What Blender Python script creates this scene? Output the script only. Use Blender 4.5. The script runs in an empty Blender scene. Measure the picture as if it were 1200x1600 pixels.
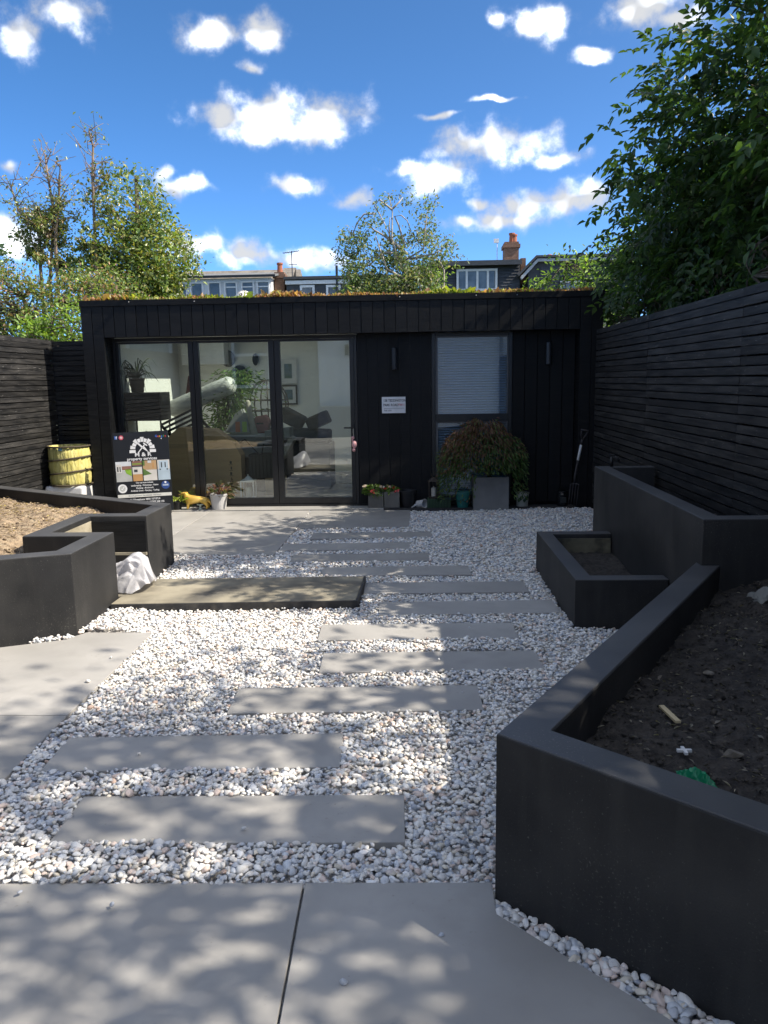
import bpy, math, random
import numpy as np
from mathutils import Matrix, Vector

random.seed(7)
RNG = np.random.default_rng(7)
scene = bpy.context.scene
COL = scene.collection
R_ = math.radians

# ------------------------------------------------------------------ camera
PITCH, ROLL, YAW, CAM_H = R_(9.5), R_(0.9), R_(2.6), 1.5
fw = Vector((-math.sin(YAW) * math.cos(PITCH), math.cos(YAW) * math.cos(PITCH), -math.sin(PITCH)))
rt = Vector((math.cos(YAW), math.sin(YAW), 0))
up = rt.cross(fw)
r2 = rt * math.cos(ROLL) - up * math.sin(ROLL)
u2 = up * math.cos(ROLL) + rt * math.sin(ROLL)
cam = bpy.data.cameras.new('camera')
cam_o = bpy.data.objects.new('camera', cam)
COL.objects.link(cam_o)
cam_o.matrix_world = Matrix(((r2.x, u2.x, -fw.x, 0), (r2.y, u2.y, -fw.y, 0), (r2.z, u2.z, -fw.z, CAM_H), (0, 0, 0, 1)))
cam.sensor_fit = 'VERTICAL'
cam.sensor_height = 24.0
cam.sensor_width = 18.0
cam.lens = 1225 / 1600 * 24
cam.clip_start = 0.05
cam.clip_end = 2000
scene.camera = cam_o

# ------------------------------------------------------------------ sun, sky, exposure
SUN_EL, SUN_PHI = R_(46.6), R_(9.0)           # sun to the right, a little behind the viewer
sun_dir = Vector((math.cos(SUN_EL) * math.cos(SUN_PHI), -math.cos(SUN_EL) * math.sin(SUN_PHI), math.sin(SUN_EL)))
sun = bpy.data.lights.new('sun', 'SUN')
sun.energy = 2.0
sun.angle = R_(0.45)
sun.color = (1.0, 0.91, 0.78)
sun_o = bpy.data.objects.new('sun', sun)
COL.objects.link(sun_o)
sun_o.rotation_euler = sun_dir.to_track_quat('Z', 'Y').to_euler()

SKY_STRENGTH = 0.15
EXPOSURE = 2.1
CLOUDS = [(-25.46, 21.0, 1.66, 1.27), (-22.8, 22.11, 1.98, 1.2), (-13.89, 21.8, 1.75, 0.8), (-9.99, 22.18, 1.48, 0.83),
          (-10.93, 20.26, 0.72, 0.38), (-13.2, 17.03, 2.55, 0.91), (-9.97, 17.86, 3.24, 1.27), (-6.54, 17.44, 3.14, 1.28),
          (-9.17, 16.58, 4.35, 0.75), (-17.36, 13.66, 0.91, 0.61), (-16.25, 12.94, 1.6, 0.62), (-8.86, 13.24, 1.98, 0.6),
          (-4.57, 12.41, 1.24, 0.55), (-15.52, 9.46, 2.06, 0.89), (-11.88, 8.94, 2.11, 1.11), (-7.26, 8.5, 2.46, 0.84),
          (3.27, 15.49, 1.95, 1.06), (5.87, 15.56, 2.56, 1.35), (9.72, 14.3, 1.67, 0.53), (1.74, 13.48, 2.54, 0.94),
          (-0.46, 14.17, 1.32, 0.47), (7.43, 11.66, 2.57, 1.03), (10.41, 12.01, 3.12, 1.1), (6.57, 10.81, 3.87, 0.65),
          (8.51, 22.14, 1.97, 0.99), (11.63, 20.25, 1.13, 0.41), (14.93, 22.07, 2.31, 0.96), (16.89, 21.24, 1.51, 0.65),
          (5.67, 22.41, 0.5, 0.5), (1.75, 17.24, 1.1, 0.2), (5.2, 18.01, 1.3, 0.18), (-26.69, 9.53, 2.27, 1.14),
          (-26.89, 13.47, 0.59, 0.43), (3.94, 11.93, 1.23, 0.32), (3.5, 10.93, 0.97, 0.33)]


def make_world():
    w = bpy.data.worlds.new('World')
    scene.world = w
    w.use_nodes = True
    nt = w.node_tree
    nt.nodes.clear()
    N, L = nt.nodes.new, nt.links.new

    def M(op, a, b=None, c=None, clamp=False):
        n = N('ShaderNodeMath'); n.operation = op; n.use_clamp = clamp
        for i, v in enumerate((a, b, c)):
            if v is None: continue
            if isinstance(v, (int, float)): n.inputs[i].default_value = v
            else: L(v, n.inputs[i])
        return n.outputs[0]

    def VM(op, a, b):
        n = N('ShaderNodeVectorMath'); n.operation = op
        for i, v in enumerate((a, b)):
            if isinstance(v, tuple): n.inputs[i].default_value = v
            else: L(v, n.inputs[i])
        return n

    out = N('ShaderNodeOutputWorld')
    sky = N('ShaderNodeTexSky')
    sky.sky_type = 'NISHITA'
    sky.sun_disc = False
    sky.sun_elevation = SUN_EL
    sky.sun_rotation = math.atan2(sun_dir.x, sun_dir.y)
    sky.altitude = 300
    sky.air_density = 0.25
    sky.dust_density = 0.6
    sky.ozone_density = 1.6
    tc = N('ShaderNodeTexCoord')
    sep = N('ShaderNodeSeparateXYZ'); L(tc.outputs['Generated'], sep.inputs[0])
    az = M('MULTIPLY', M('ARCTAN2', sep.outputs[0], sep.outputs[1]), 57.2958)
    el = M('MULTIPLY', M('ARCSINE', sep.outputs[2]), 57.2958)
    comb = N('ShaderNodeCombineXYZ'); L(az, comb.inputs[0]); L(el, comb.inputs[1])

    def noise(scale, detail, off=(0, 0, 0), rough=0.6, stretch=(1, 1.25, 1)):
        v = VM('ADD', tc.outputs['Generated'], off)
        v = VM('MULTIPLY', v.outputs[0], stretch)
        n = N('ShaderNodeTexNoise'); n.inputs['Scale'].default_value = scale
        n.inputs['Detail'].default_value = detail; n.inputs['Roughness'].default_value = rough
        L(v.outputs[0], n.inputs['Vector'])
        return n
    warp = noise(16, 2)
    wv = VM('SUBTRACT', warp.outputs['Color'], (0.5, 0.5, 0.5))
    wv = VM('MULTIPLY', wv.outputs[0], (3.2, 1.8, 0))
    q = VM('ADD', comb.outputs[0], wv.outputs[0]).outputs[0]
    dist = None
    for (a, e, ra, re) in CLOUDS:
        ra *= 1.42; re *= 1.42
        d = N('ShaderNodeVectorMath'); d.operation = 'MULTIPLY_ADD'
        L(q, d.inputs[0]); d.inputs[1].default_value = (1 / ra, 1 / re, 0); d.inputs[2].default_value = (-a / ra, -e / re + 0.12, 0)
        ln = N('ShaderNodeVectorMath'); ln.operation = 'LENGTH'; L(d.outputs[0], ln.inputs[0])
        v = ln.outputs['Value']
        dist = v if dist is None else M('SMOOTH_MIN', dist, v, 0.25)
    field = M('SUBTRACT', 1.0, dist)
    # beyond the view broken cumulus goes on, its cover raised to lift the shade
    gen = noise(4.2, 2, off=(5, 2, 7), stretch=(1, 1, 1.7))
    g1 = M('MULTIPLY', M('SUBTRACT', gen.outputs[0], 0.50), 9.0)
    wide = N('ShaderNodeMapRange'); L(M('ABSOLUTE', az), wide.inputs['Value']); wide.inputs['From Min'].default_value = 30; wide.inputs['From Max'].default_value = 40
    high = N('ShaderNodeMapRange'); L(el, high.inputs['Value']); high.inputs['From Min'].default_value = 25; high.inputs['From Max'].default_value = 33
    outside = M('MAXIMUM', wide.outputs[0], high.outputs[0])
    g1 = M('ADD', g1, M('MULTIPLY', M('SUBTRACT', outside, 1.0), 6.0))
    field = M('MAXIMUM', field, M('MINIMUM', g1, 1.0))
    n1 = noise(34, 7, rough=0.56)
    s1 = noise(15, 2, rough=0.5)
    s2 = noise(15, 2, off=(0.012, 0.0, 0.024), rough=0.5)
    n2 = noise(7, 1, off=(3, 1, 2))
    f = M('ADD', field, M('MULTIPLY', M('SUBTRACT', n1.outputs[0], 0.5), 1.75))
    f = M('ADD', f, M('MULTIPLY', M('SUBTRACT', n2.outputs[0], 0.5), 0.5))
    mr = N('ShaderNodeMapRange'); mr.interpolation_type = 'SMOOTHERSTEP'
    L(f, mr.inputs['Value'])
    mr.inputs['From Min'].default_value = -0.16; mr.inputs['From Max'].default_value = 1.0
    # keep clouds above the horizon haze
    hz = N('ShaderNodeMapRange'); L(el, hz.inputs['Value']); hz.inputs['From Min'].default_value = 1.0; hz.inputs['From Max'].default_value = 6.0
    alpha = M('MULTIPLY', M('POWER', mr.outputs[0], 1.7), M('MULTIPLY', hz.outputs[0], 0.97))
    # billow relief: density a little towards the light compared with here
    rel = M('SUBTRACT', s1.outputs[0], s2.outputs[0])
    shade = M('ADD', M('MULTIPLY', rel, 3.0), 0.50)
    shade = M('MINIMUM', M('MAXIMUM', shade, 0.26), 1.0)
    cc = N('ShaderNodeCombineXYZ')
    CV = 3.0 / SKY_STRENGTH / 2 ** EXPOSURE
    L(M('MULTIPLY', shade, CV * 0.97), cc.inputs[0]); L(M('MULTIPLY', shade, CV * 0.99), cc.inputs[1]); L(M('MULTIPLY', shade, CV * 1.02), cc.inputs[2])
    hsv = N('ShaderNodeHueSaturation'); hsv.inputs['Saturation'].default_value = 1.22; hsv.inputs['Value'].default_value = 0.72; hsv.inputs['Hue'].default_value = 0.494
    L(sky.outputs[0], hsv.inputs['Color'])
    mix = N('ShaderNodeMix'); mix.data_type = 'RGBA'
    L(alpha, mix.inputs['Factor']); L(hsv.outputs[0], mix.inputs['A']); L(cc.outputs[0], mix.inputs['B'])
    bg = N('ShaderNodeBackground'); bg.inputs['Strength'].default_value = SKY_STRENGTH
    L(mix.outputs['Result'], bg.inputs['Color'])
    L(bg.outputs[0], out.inputs['Surface'])


make_world()
vs = scene.view_settings
scene.display_settings.display_device = 'sRGB'
vs.view_transform = 'Standard'; vs.look = 'None'; vs.gamma = 1.0; vs.use_curve_mapping = False
vs.exposure = EXPOSURE
scene.render.engine = 'CYCLES'
scene.cycles.use_denoising = True
scene.cycles.max_bounces = 6
scene.cycles.diffuse_bounces = 3
scene.cycles.glossy_bounces = 3
scene.cycles.transparent_max_bounces = 16
scene.cycles.caustics_reflective = False
scene.cycles.caustics_refractive = False
scene.cycles.sample_clamp_indirect = 6.0


# ------------------------------------------------------------------ materials
MATS = {}


def surf(name, c1, c2=None, scale=6.0, rough=0.6, bump=0.0, bscale=None, stretch=(1, 1, 1), detail=6.0, rand=0.0,
         metallic=0.0, spec=0.5, contrast=(0.35, 0.65), c3=None, s3=2.0, k3=0.5, attr=False, bdist=0.02, rrand=0.0, coat=0.0, speck=None, streak=None, sscale=140, slim=(0.66, 0.74)):
    if name in MATS: return MATS[name]
    m = bpy.data.materials.new(name); MATS[name] = m
    m.use_nodes = True
    nt = m.node_tree; N, L = nt.nodes.new, nt.links.new
    b = nt.nodes['Principled BSDF']
    b.inputs['Roughness'].default_value = rough
    b.inputs['Metallic'].default_value = metallic
    b.inputs['Specular IOR Level'].default_value = spec
    if coat: b.inputs['Coat Weight'].default_value = coat
    c2 = c2 or c1
    tc = N('ShaderNodeTexCoord'); oi = N('ShaderNodeObjectInfo')
    off = N('ShaderNodeMath'); off.operation = 'MULTIPLY'; off.inputs[1].default_value = 37.0; L(oi.outputs['Random'], off.inputs[0])
    add = N('ShaderNodeVectorMath'); add.operation = 'ADD'; L(tc.outputs['Object'], add.inputs[0]); L(off.outputs[0], add.inputs[1])
    mp = N('ShaderNodeMapping'); mp.inputs['Scale'].default_value = stretch; L(add.outputs[0], mp.inputs['Vector'])
    nz = N('ShaderNodeTexNoise'); nz.inputs['Scale'].default_value = scale; nz.inputs['Detail'].default_value = detail
    L(mp.outputs[0], nz.inputs['Vector'])
    mr = N('ShaderNodeMapRange'); L(nz.outputs[0], mr.inputs['Value'])
    mr.inputs['From Min'].default_value = contrast[0]; mr.inputs['From Max'].default_value = contrast[1]
    mx = N('ShaderNodeMix'); mx.data_type = 'RGBA'; L(mr.outputs[0], mx.inputs['Factor'])
    if attr:
        at = N('ShaderNodeAttribute'); at.attribute_name = 'Col'
        h = N('ShaderNodeHueSaturation'); h.inputs['Value'].default_value = c1[0]; L(at.outputs['Color'], h.inputs['Color'])
        h2 = N('ShaderNodeHueSaturation'); h2.inputs['Value'].default_value = c2[0]; L(at.outputs['Color'], h2.inputs['Color'])
        L(h.outputs[0], mx.inputs['A']); L(h2.outputs[0], mx.inputs['B'])
    else:
        mx.inputs['A'].default_value = (*c1, 1); mx.inputs['B'].default_value = (*c2, 1)
    col = mx.outputs['Result']
    if c3:
        n3 = N('ShaderNodeTexNoise'); n3.inputs['Scale'].default_value = s3; n3.inputs['Detail'].default_value = 4; L(mp.outputs[0], n3.inputs['Vector'])
        m3 = N('ShaderNodeMapRange'); L(n3.outputs[0], m3.inputs['Value']); m3.inputs['From Min'].default_value = 0.5; m3.inputs['From Max'].default_value = 0.7
        m3.inputs['To Max'].default_value = k3
        x3 = N('ShaderNodeMix'); x3.data_type = 'RGBA'; L(m3.outputs[0], x3.inputs['Factor']); L(col, x3.inputs['A']); x3.inputs['B'].default_value = (*c3, 1)
        col = x3.outputs['Result']
    if streak:
        ms = N('ShaderNodeMapping'); ms.inputs['Scale'].default_value = (1, 1, 0.10); L(add.outputs[0], ms.inputs['Vector'])
        ns = N('ShaderNodeTexNoise'); ns.inputs['Scale'].default_value = 16; ns.inputs['Detail'].default_value = 5; L(ms.outputs[0], ns.inputs['Vector'])
        m6 = N('ShaderNodeMapRange'); L(ns.outputs[0], m6.inputs['Value']); m6.inputs['From Min'].default_value = 0.52; m6.inputs['From Max'].default_value = 0.78; m6.inputs['To Max'].default_value = 0.6
        x6 = N('ShaderNodeMix'); x6.data_type = 'RGBA'; L(m6.outputs[0], x6.inputs['Factor']); L(col, x6.inputs['A']); x6.inputs['B'].default_value = (*streak, 1)
        col = x6.outputs['Result']
    if speck:
        n4 = N('ShaderNodeTexNoise'); n4.inputs['Scale'].default_value = sscale; n4.inputs['Detail'].default_value = 3; L(mp.outputs[0], n4.inputs['Vector'])
        n5 = N('ShaderNodeTexNoise'); n5.inputs['Scale'].default_value = 2.6; n5.inputs['Detail'].default_value = 3; L(mp.outputs[0], n5.inputs['Vector'])
        sm = N('ShaderNodeMath'); sm.operation = 'MULTIPLY_ADD'; L(n5.outputs[0], sm.inputs[0]); sm.inputs[1].default_value = 0.35; L(n4.outputs[0], sm.inputs[2])
        m4 = N('ShaderNodeMapRange'); L(sm.outputs[0], m4.inputs['Value']); m4.inputs['From Min'].default_value = slim[0] + 0.175; m4.inputs['From Max'].default_value = slim[1] + 0.175; m4.inputs['To Max'].default_value = 0.6
        x4 = N('ShaderNodeMix'); x4.data_type = 'RGBA'; L(m4.outputs[0], x4.inputs['Factor']); L(col, x4.inputs['A']); x4.inputs['B'].default_value = (*speck, 1)
        col = x4.outputs['Result']
    if rand:
        rr = N('ShaderNodeMapRange'); L(oi.outputs['Random'], rr.inputs['Value'])
        rr.inputs['To Min'].default_value = 1 - rand; rr.inputs['To Max'].default_value = 1 + rand
        h = N('ShaderNodeHueSaturation'); L(rr.outputs[0], h.inputs['Value']); L(col, h.inputs['Color']); col = h.outputs[0]
    L(col, b.inputs['Base Color'])
    if rrand:
        rm = N('ShaderNodeMapRange'); L(nz.outputs[0], rm.inputs['Value']); rm.inputs['From Min'].default_value = .3; rm.inputs['From Max'].default_value = .7
        rm.inputs['To Min'].default_value = rough - rrand; rm.inputs['To Max'].default_value = rough + rrand
        L(rm.outputs[0], b.inputs['Roughness'])
    if bump:
        nb = N('ShaderNodeTexNoise'); nb.inputs['Scale'].default_value = bscale or scale * 3; nb.inputs['Detail'].default_value = 8
        L(mp.outputs[0], nb.inputs['Vector'])
        bp = N('ShaderNodeBump'); bp.inputs['Strength'].default_value = bump; bp.inputs['Distance'].default_value = bdist
        L(nb.outputs[0], bp.inputs['Height']); L(bp.outputs[0], b.inputs['Normal'])
    return m


def leaf_mat(name, transl=0.35, rough=0.42, spec=0.4):
    if name in MATS: return MATS[name]
    m = bpy.data.materials.new(name); MATS[name] = m
    m.use_nodes = True
    nt = m.node_tree; N, L = nt.nodes.new, nt.links.new
    b = nt.nodes['Principled BSDF']; b.inputs['Roughness'].default_value = rough; b.inputs['Specular IOR Level'].default_value = spec
    at = N('ShaderNodeAttribute'); at.attribute_name = 'Col'; L(at.outputs['Color'], b.inputs['Base Color'])
    t = N('ShaderNodeBsdfTranslucent')
    h = N('ShaderNodeMix'); h.data_type = 'RGBA'; h.blend_type = 'MULTIPLY'; h.inputs['Factor'].default_value = 1
    L(at.outputs['Color'], h.inputs['A']); h.inputs['B'].default_value = (1.9, 2.0, 0.75, 1)
    L(h.outputs['Result'], t.inputs['Color'])
    x = N('ShaderNodeMixShader'); x.inputs[0].default_value = transl
    L(b.outputs[0], x.inputs[1]); L(t.outputs[0], x.inputs[2])
    L(x.outputs[0], nt.nodes['Material Output'].inputs['Surface'])
    return m


def glass_mat(name, refl=0.24, tint=(0.80, 0.86, 0.82)):
    if name in MATS: return MATS[name]
    m = bpy.data.materials.new(name); MATS[name] = m
    m.use_nodes = True
    nt = m.node_tree; N, L = nt.nodes.new, nt.links.new
    nt.nodes.remove(nt.nodes['Principled BSDF'])
    t = N('ShaderNodeBsdfTransparent'); t.inputs['Color'].default_value = (*tint, 1)
    g = N('ShaderNodeBsdfGlossy'); g.inputs['Roughness'].default_value = 0.0; g.inputs['Color'].default_value = (0.95, 0.97, 1.0, 1)
    tc = N('ShaderNodeTexCoord')
    nz = N('ShaderNodeTexNoise'); nz.inputs['Scale'].default_value = 1.3; nz.inputs['Detail'].default_value = 1; L(tc.outputs['Object'], nz.inputs['Vector'])
    bp = N('ShaderNodeBump'); bp.inputs['Strength'].default_value = 0.05; bp.inputs['Distance'].default_value = 0.02
    L(nz.outputs[0], bp.inputs['Height']); L(bp.outputs[0], g.inputs['Normal'])
    fr = N('ShaderNodeLayerWeight'); fr.inputs['Blend'].default_value = 0.5
    pw = N('ShaderNodeMath'); pw.operation = 'POWER'; pw.inputs[1].default_value = 5.0; L(fr.outputs['Facing'], pw.inputs[0])
    ad = N('ShaderNodeMath'); ad.operation = 'MULTIPLY_ADD'; ad.use_clamp = True; ad.inputs[1].default_value = 1 - refl; ad.inputs[2].default_value = refl; L(pw.outputs[0], ad.inputs[0])
    x = N('ShaderNodeMixShader'); L(ad.outputs[0], x.inputs[0]); L(t.outputs[0], x.inputs[1]); L(g.outputs[0], x.inputs[2])
    L(x.outputs[0], nt.nodes['Material Output'].inputs['Surface'])
    return m


def flat(name, c, rough=0.5, metallic=0.0, spec=0.4):
    return surf(name, c, tuple(v * 0.86 for v in c), scale=9, rough=rough, metallic=metallic, spec=spec)


BLACKWOOD = surf('black_stained_timber', (0.003, 0.0034, 0.0042), (0.0085, 0.009, 0.0098), scale=5, stretch=(1, 1, 14), rough=0.55, bump=0.35, bscale=14, rand=0.28, rrand=0.1, bdist=0.006, spec=0.22)
BATTEN = surf('black_stained_batten', (0.008, 0.0085, 0.0095), (0.030, 0.029, 0.028), scale=4, stretch=(10, 1.0, 10), rough=0.6, bump=0.5, bscale=9, rand=0.32, c3=(0.08, 0.077, 0.072), s3=2.4, k3=0.35, bdist=0.006, spec=0.25, speck=(0.26, 0.25, 0.23), sscale=16, slim=(0.69, 0.74))
BATTENX = surf('black_stained_batten_cross', (0.008, 0.0085, 0.0095), (0.030, 0.029, 0.028), scale=4, stretch=(1.0, 10, 10), rough=0.6, bump=0.5, bscale=9, rand=0.32, bdist=0.006, spec=0.25)
RENDER = surf('black_painted_render', (0.017, 0.0175, 0.0182), (0.029, 0.0292, 0.030), scale=3.2, rough=0.62, bump=0.22, bscale=170, detail=8, c3=(0.065, 0.063, 0.059), s3=1.7, k3=0.5, bdist=0.003, spec=0.28, speck=(0.11, 0.105, 0.095), streak=(0.042, 0.041, 0.039), contrast=(0.3, 0.7))
PAVE = surf('grey_porcelain_paving', (0.295, 0.287, 0.270), (0.365, 0.354, 0.332), scale=2.2, rough=0.55, bump=0.12, bscale=90, detail=10, c3=(0.285, 0.276, 0.258), s3=7, k3=0.7, rand=0.08, bdist=0.002, spec=0.4, speck=(0.22, 0.205, 0.18), sscale=60, slim=(0.70, 0.80))
SLABEDGE = surf('cut_porcelain_edge', (0.33, 0.27, 0.19), (0.42, 0.35, 0.26), scale=30, rough=0.8)
STONE = surf('white_marble_pebble', (0.88,), (1.0,), attr=True, scale=55, rough=0.6, spec=0.35, bump=0.15, bscale=160, bdist=0.002)
BED = surf('gravel_fines', (0.34, 0.33, 0.31), (0.62, 0.60, 0.57), scale=55, rough=0.95, bump=0.8, bscale=60)
CONC = surf('raw_concrete', (0.19, 0.17, 0.125), (0.30, 0.27, 0.20), scale=5, rough=0.85, bump=0.3, bscale=40, detail=9, c3=(0.05, 0.05, 0.048), s3=2.2, k3=0.75, bdist=0.004)
BAREBLOCK = surf('bare_blockwork', (0.26, 0.23, 0.16), (0.38, 0.34, 0.25), scale=7, rough=0.9, bump=0.3, bscale=50)
SOILD = surf('dark_soil', (0.018, 0.015, 0.013), (0.055, 0.047, 0.039), scale=26, rough=0.95, bump=1.0, bscale=55, detail=10, bdist=0.02)
SOILL = surf('dry_brown_soil', (0.15, 0.108, 0.070), (0.36, 0.27, 0.175), scale=18, rough=0.95, bump=1.0, bscale=48, detail=10, bdist=0.03, c3=(0.34, 0.28, 0.19), s3=30, k3=0.7)
ALU = surf('dark_aluminium', (0.008, 0.009, 0.0105), (0.011, 0.012, 0.013), scale=20, rough=0.38, spec=0.5)
GLASS = glass_mat('door_glass', 0.13, (0.90, 0.94, 0.91))
ADDED_ROOFGLASS = glass_mat('added_rooflight_glass', 0.04, (0.92, 0.95, 0.94))
WGLASS = glass_mat('window_glass', 0.13, (0.75, 0.84, 0.9))
FARGLASS = surf('far_window_glass', (0.05, 0.06, 0.065), (0.13, 0.15, 0.16), scale=2.0, rough=0.12, spec=0.7)
WHITEWALL = surf('white_interior_paint', (0.78, 0.78, 0.75), (0.82, 0.82, 0.79), scale=3, rough=0.8)
WHITEPL = flat('white_plastic', (0.72, 0.72, 0.71), 0.4)
CEILM = flat('ceiling_paint', (0.85, 0.85, 0.83), 0.9)
FLOORIN = surf('pale_laminate', (0.24, 0.20, 0.155), (0.32, 0.27, 0.21), scale=3, stretch=(1, 8, 1), rough=0.5)
BLACKPL = flat('black_plastic', (0.012, 0.012, 0.013), 0.45)
BLACKMET = flat('black_metal', (0.014, 0.014, 0.015), 0.4)
BARK = surf('brown_bark', (0.055, 0.042, 0.030), (0.12, 0.095, 0.07), scale=9, stretch=(4, 4, 1), rough=0.9, bump=0.6, bscale=30)
BARKG = surf('pale_grey_bark', (0.26, 0.23, 0.19), (0.42, 0.38, 0.32), scale=9, stretch=(3, 3, 1), rough=0.9, bump=0.5, bscale=30)
LEAF = leaf_mat('leaf', 0.42)
LEAFG = leaf_mat('glossy_leaf', 0.32, 0.33, 0.6)
PETAL = leaf_mat('petal', 0.3, 0.5)
WHITEPAINT = flat('white_window_paint', (0.74, 0.74, 0.73), 0.5)
BRICK = surf('chimney_brick', (0.14, 0.075, 0.048), (0.24, 0.14, 0.09), scale=9, stretch=(1, 1, 4), rough=0.9, bump=0.4)
TERRA = flat('terracotta', (0.36, 0.12, 0.06), 0.7)
ROOFT = surf('grey_roof_tile', (0.14, 0.125, 0.105), (0.24, 0.215, 0.18), scale=4, rough=0.9, bump=0.3, rand=0.1)
SLATE = surf('dark_slate_cladding', (0.030, 0.034, 0.040), (0.052, 0.056, 0.064), scale=4, stretch=(1, 1, 6), rough=0.6, rand=0.15)


# ------------------------------------------------------------------ mesh helpers
def link(o, parent=None):
    COL.objects.link(o)
    if parent is not None: o.parent = parent
    return o


def tag(o, label=None, cat=None, group=None, kind=None):
    if label: o['label'] = label
    if cat: o['category'] = cat
    if group: o['group'] = group
    if kind: o['kind'] = kind
    return o


def empty(name, loc=(0, 0, 0), rz=0.0, label=None, cat=None, group=None, kind=None, parent=None):
    o = bpy.data.objects.new(name, None)
    o.empty_display_size = 0.1
    link(o, parent)
    o.location = loc; o.rotation_euler = (0, 0, rz)
    return tag(o, label, cat, group, kind)


class MB:
    def __init__(self):
        self.v = []; self.f = []

    def add(self, vs_, fs):
        n = len(self.v)
        self.v += [tuple(map(float, p)) for p in vs_]
        self.f += [tuple(i + n for i in f) for f in fs]
        return self

    def box(self, x0, x1, y0, y1, z0, z1):
        return self.add([(x0, y0, z0), (x1, y0, z0), (x1, y1, z0), (x0, y1, z0), (x0, y0, z1), (x1, y0, z1), (x1, y1, z1), (x0, y1, z1)],
                        [(0, 3, 2, 1), (4, 5, 6, 7), (0, 1, 5, 4), (1, 2, 6, 5), (2, 3, 7, 6), (3, 0, 4, 7)])

    def prism(self, poly, z0, z1):
        a = sum(poly[i][0] * poly[(i + 1) % len(poly)][1] - poly[(i + 1) % len(poly)][0] * poly[i][1] for i in range(len(poly)))
        if a < 0: poly = poly[::-1]
        n = len(poly)
        v = [(x, y, z0) for x, y in poly] + [(x, y, z1) for x, y in poly]
        f = [tuple(range(n - 1, -1, -1)), tuple(range(n, 2 * n))] + [(i, (i + 1) % n, n + (i + 1) % n, n + i) for i in range(n)]
        return self.add(v, f)

    def xzprism(self, poly, y0, y1):
        n = len(poly)
        v = [(x, y0, z) for x, z in poly] + [(x, y1, z) for x, z in poly]
        return self.add(v, [tuple(range(n)), tuple(range(2 * n - 1, n - 1, -1))] + [(i, n + i, n + (i + 1) % n, (i + 1) % n) for i in range(n)])

    def strip(self, outer, inner, z0, z1):
        n = len(outer)
        v = []
        for (a, b) in zip(outer, inner):
            v += [(a[0], a[1], z0), (b[0], b[1], z0), (b[0], b[1], z1), (a[0], a[1], z1)]
        f = [(0, 1, 2, 3), tuple(4 * (n - 1) + k for k in (3, 2, 1, 0))]
        for i in range(n - 1):
            p, q = 4 * i, 4 * i + 4
            for k in range(4):
                k2 = (k + 1) % 4
                f.append((p + k, q + k, q + k2, p + k2))
        return self.add(v, f)

    def tube(self, pts, rad, n=8, cap=True):
        pts = [Vector(p) for p in pts]
        if not hasattr(rad, '__len__'): rad = [rad] * len(pts)
        v = []; f = []
        ref = None
        for i, p in enumerate(pts):
            d = (pts[min(i + 1, len(pts) - 1)] - pts[max(i - 1, 0)])
            d = d.normalized() if d.length > 1e-9 else Vector((0, 0, 1))
            if ref is None: ref = Vector((0, 0, 1)) if abs(d.z) < 0.9 else Vector((1, 0, 0))
            a = d.cross(ref)
            if a.length < 1e-4: a = d.orthogonal()
            a.normalize(); b = d.cross(a); ref = a.cross(d) if False else ref
            for k in range(n):
                t = 2 * math.pi * k / n
                q = p + (a * math.cos(t) + b * math.sin(t)) * rad[i]
                v.append(q)
            if i:
                o = (i - 1) * n
                for k in range(n):
                    f.append((o + k, o + (k + 1) % n, o + n + (k + 1) % n, o + n + k))
        if cap:
            f.append(tuple(range(n - 1, -1, -1))); o = (len(pts) - 1) * n; f.append(tuple(o + k for k in range(n)))
        return self.add(v, f)

    def lathe(self, c, prof, n=20, sx=1.0, sy=1.0):
        v = []; f = []
        for (r, z) in prof:
            for k in range(n):
                t = 2 * math.pi * k / n
                v.append((c[0] + r * sx * math.cos(t), c[1] + r * sy * math.sin(t), c[2] + z))
        for i in range(len(prof) - 1):
            for k in range(n):
                f.append((i * n + k, i * n + (k + 1) % n, (i + 1) * n + (k + 1) % n, (i + 1) * n + k))
        f.append(tuple(range(n - 1, -1, -1))); o = (len(prof) - 1) * n; f.append(tuple(o + k for k in range(n)))
        return self.add(v, f)

    def ball(self, c, r, n=12, m=8, sq=(1, 1, 1)):
        prof = []
        v = []; f = []
        for i in range(m + 1):
            ph = math.pi * i / m
            for k in range(n):
                t = 2 * math.pi * k / n
                v.append((c[0] + r * sq[0] * math.sin(ph) * math.cos(t), c[1] + r * sq[1] * math.sin(ph) * math.sin(t), c[2] - r * sq[2] * math.cos(ph)))
        for i in range(m):
            for k in range(n):
                f.append((i * n + k, i * n + (k + 1) % n, (i + 1) * n + (k + 1) % n, (i + 1) * n + k))
        return self.add(v, f)

    def mesh(self, name):
        me = bpy.data.meshes.new(name)
        me.from_pydata(self.v, [], self.f)
        return me

    def build(self, name, mat, parent=None, smooth=False, bevel=0.0, seg=2):
        me = self.mesh(name)
        me.materials.append(mat)
        if smooth: me.polygons.foreach_set('use_smooth', [True] * len(me.polygons))
        o = bpy.data.objects.new(name, me)
        link(o, parent)
        if bevel:
            b = o.modifiers.new('bevel', 'BEVEL'); b.width = bevel; b.segments = seg; b.limit_method = 'ANGLE'; b.angle_limit = R_(40)
        return o


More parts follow.
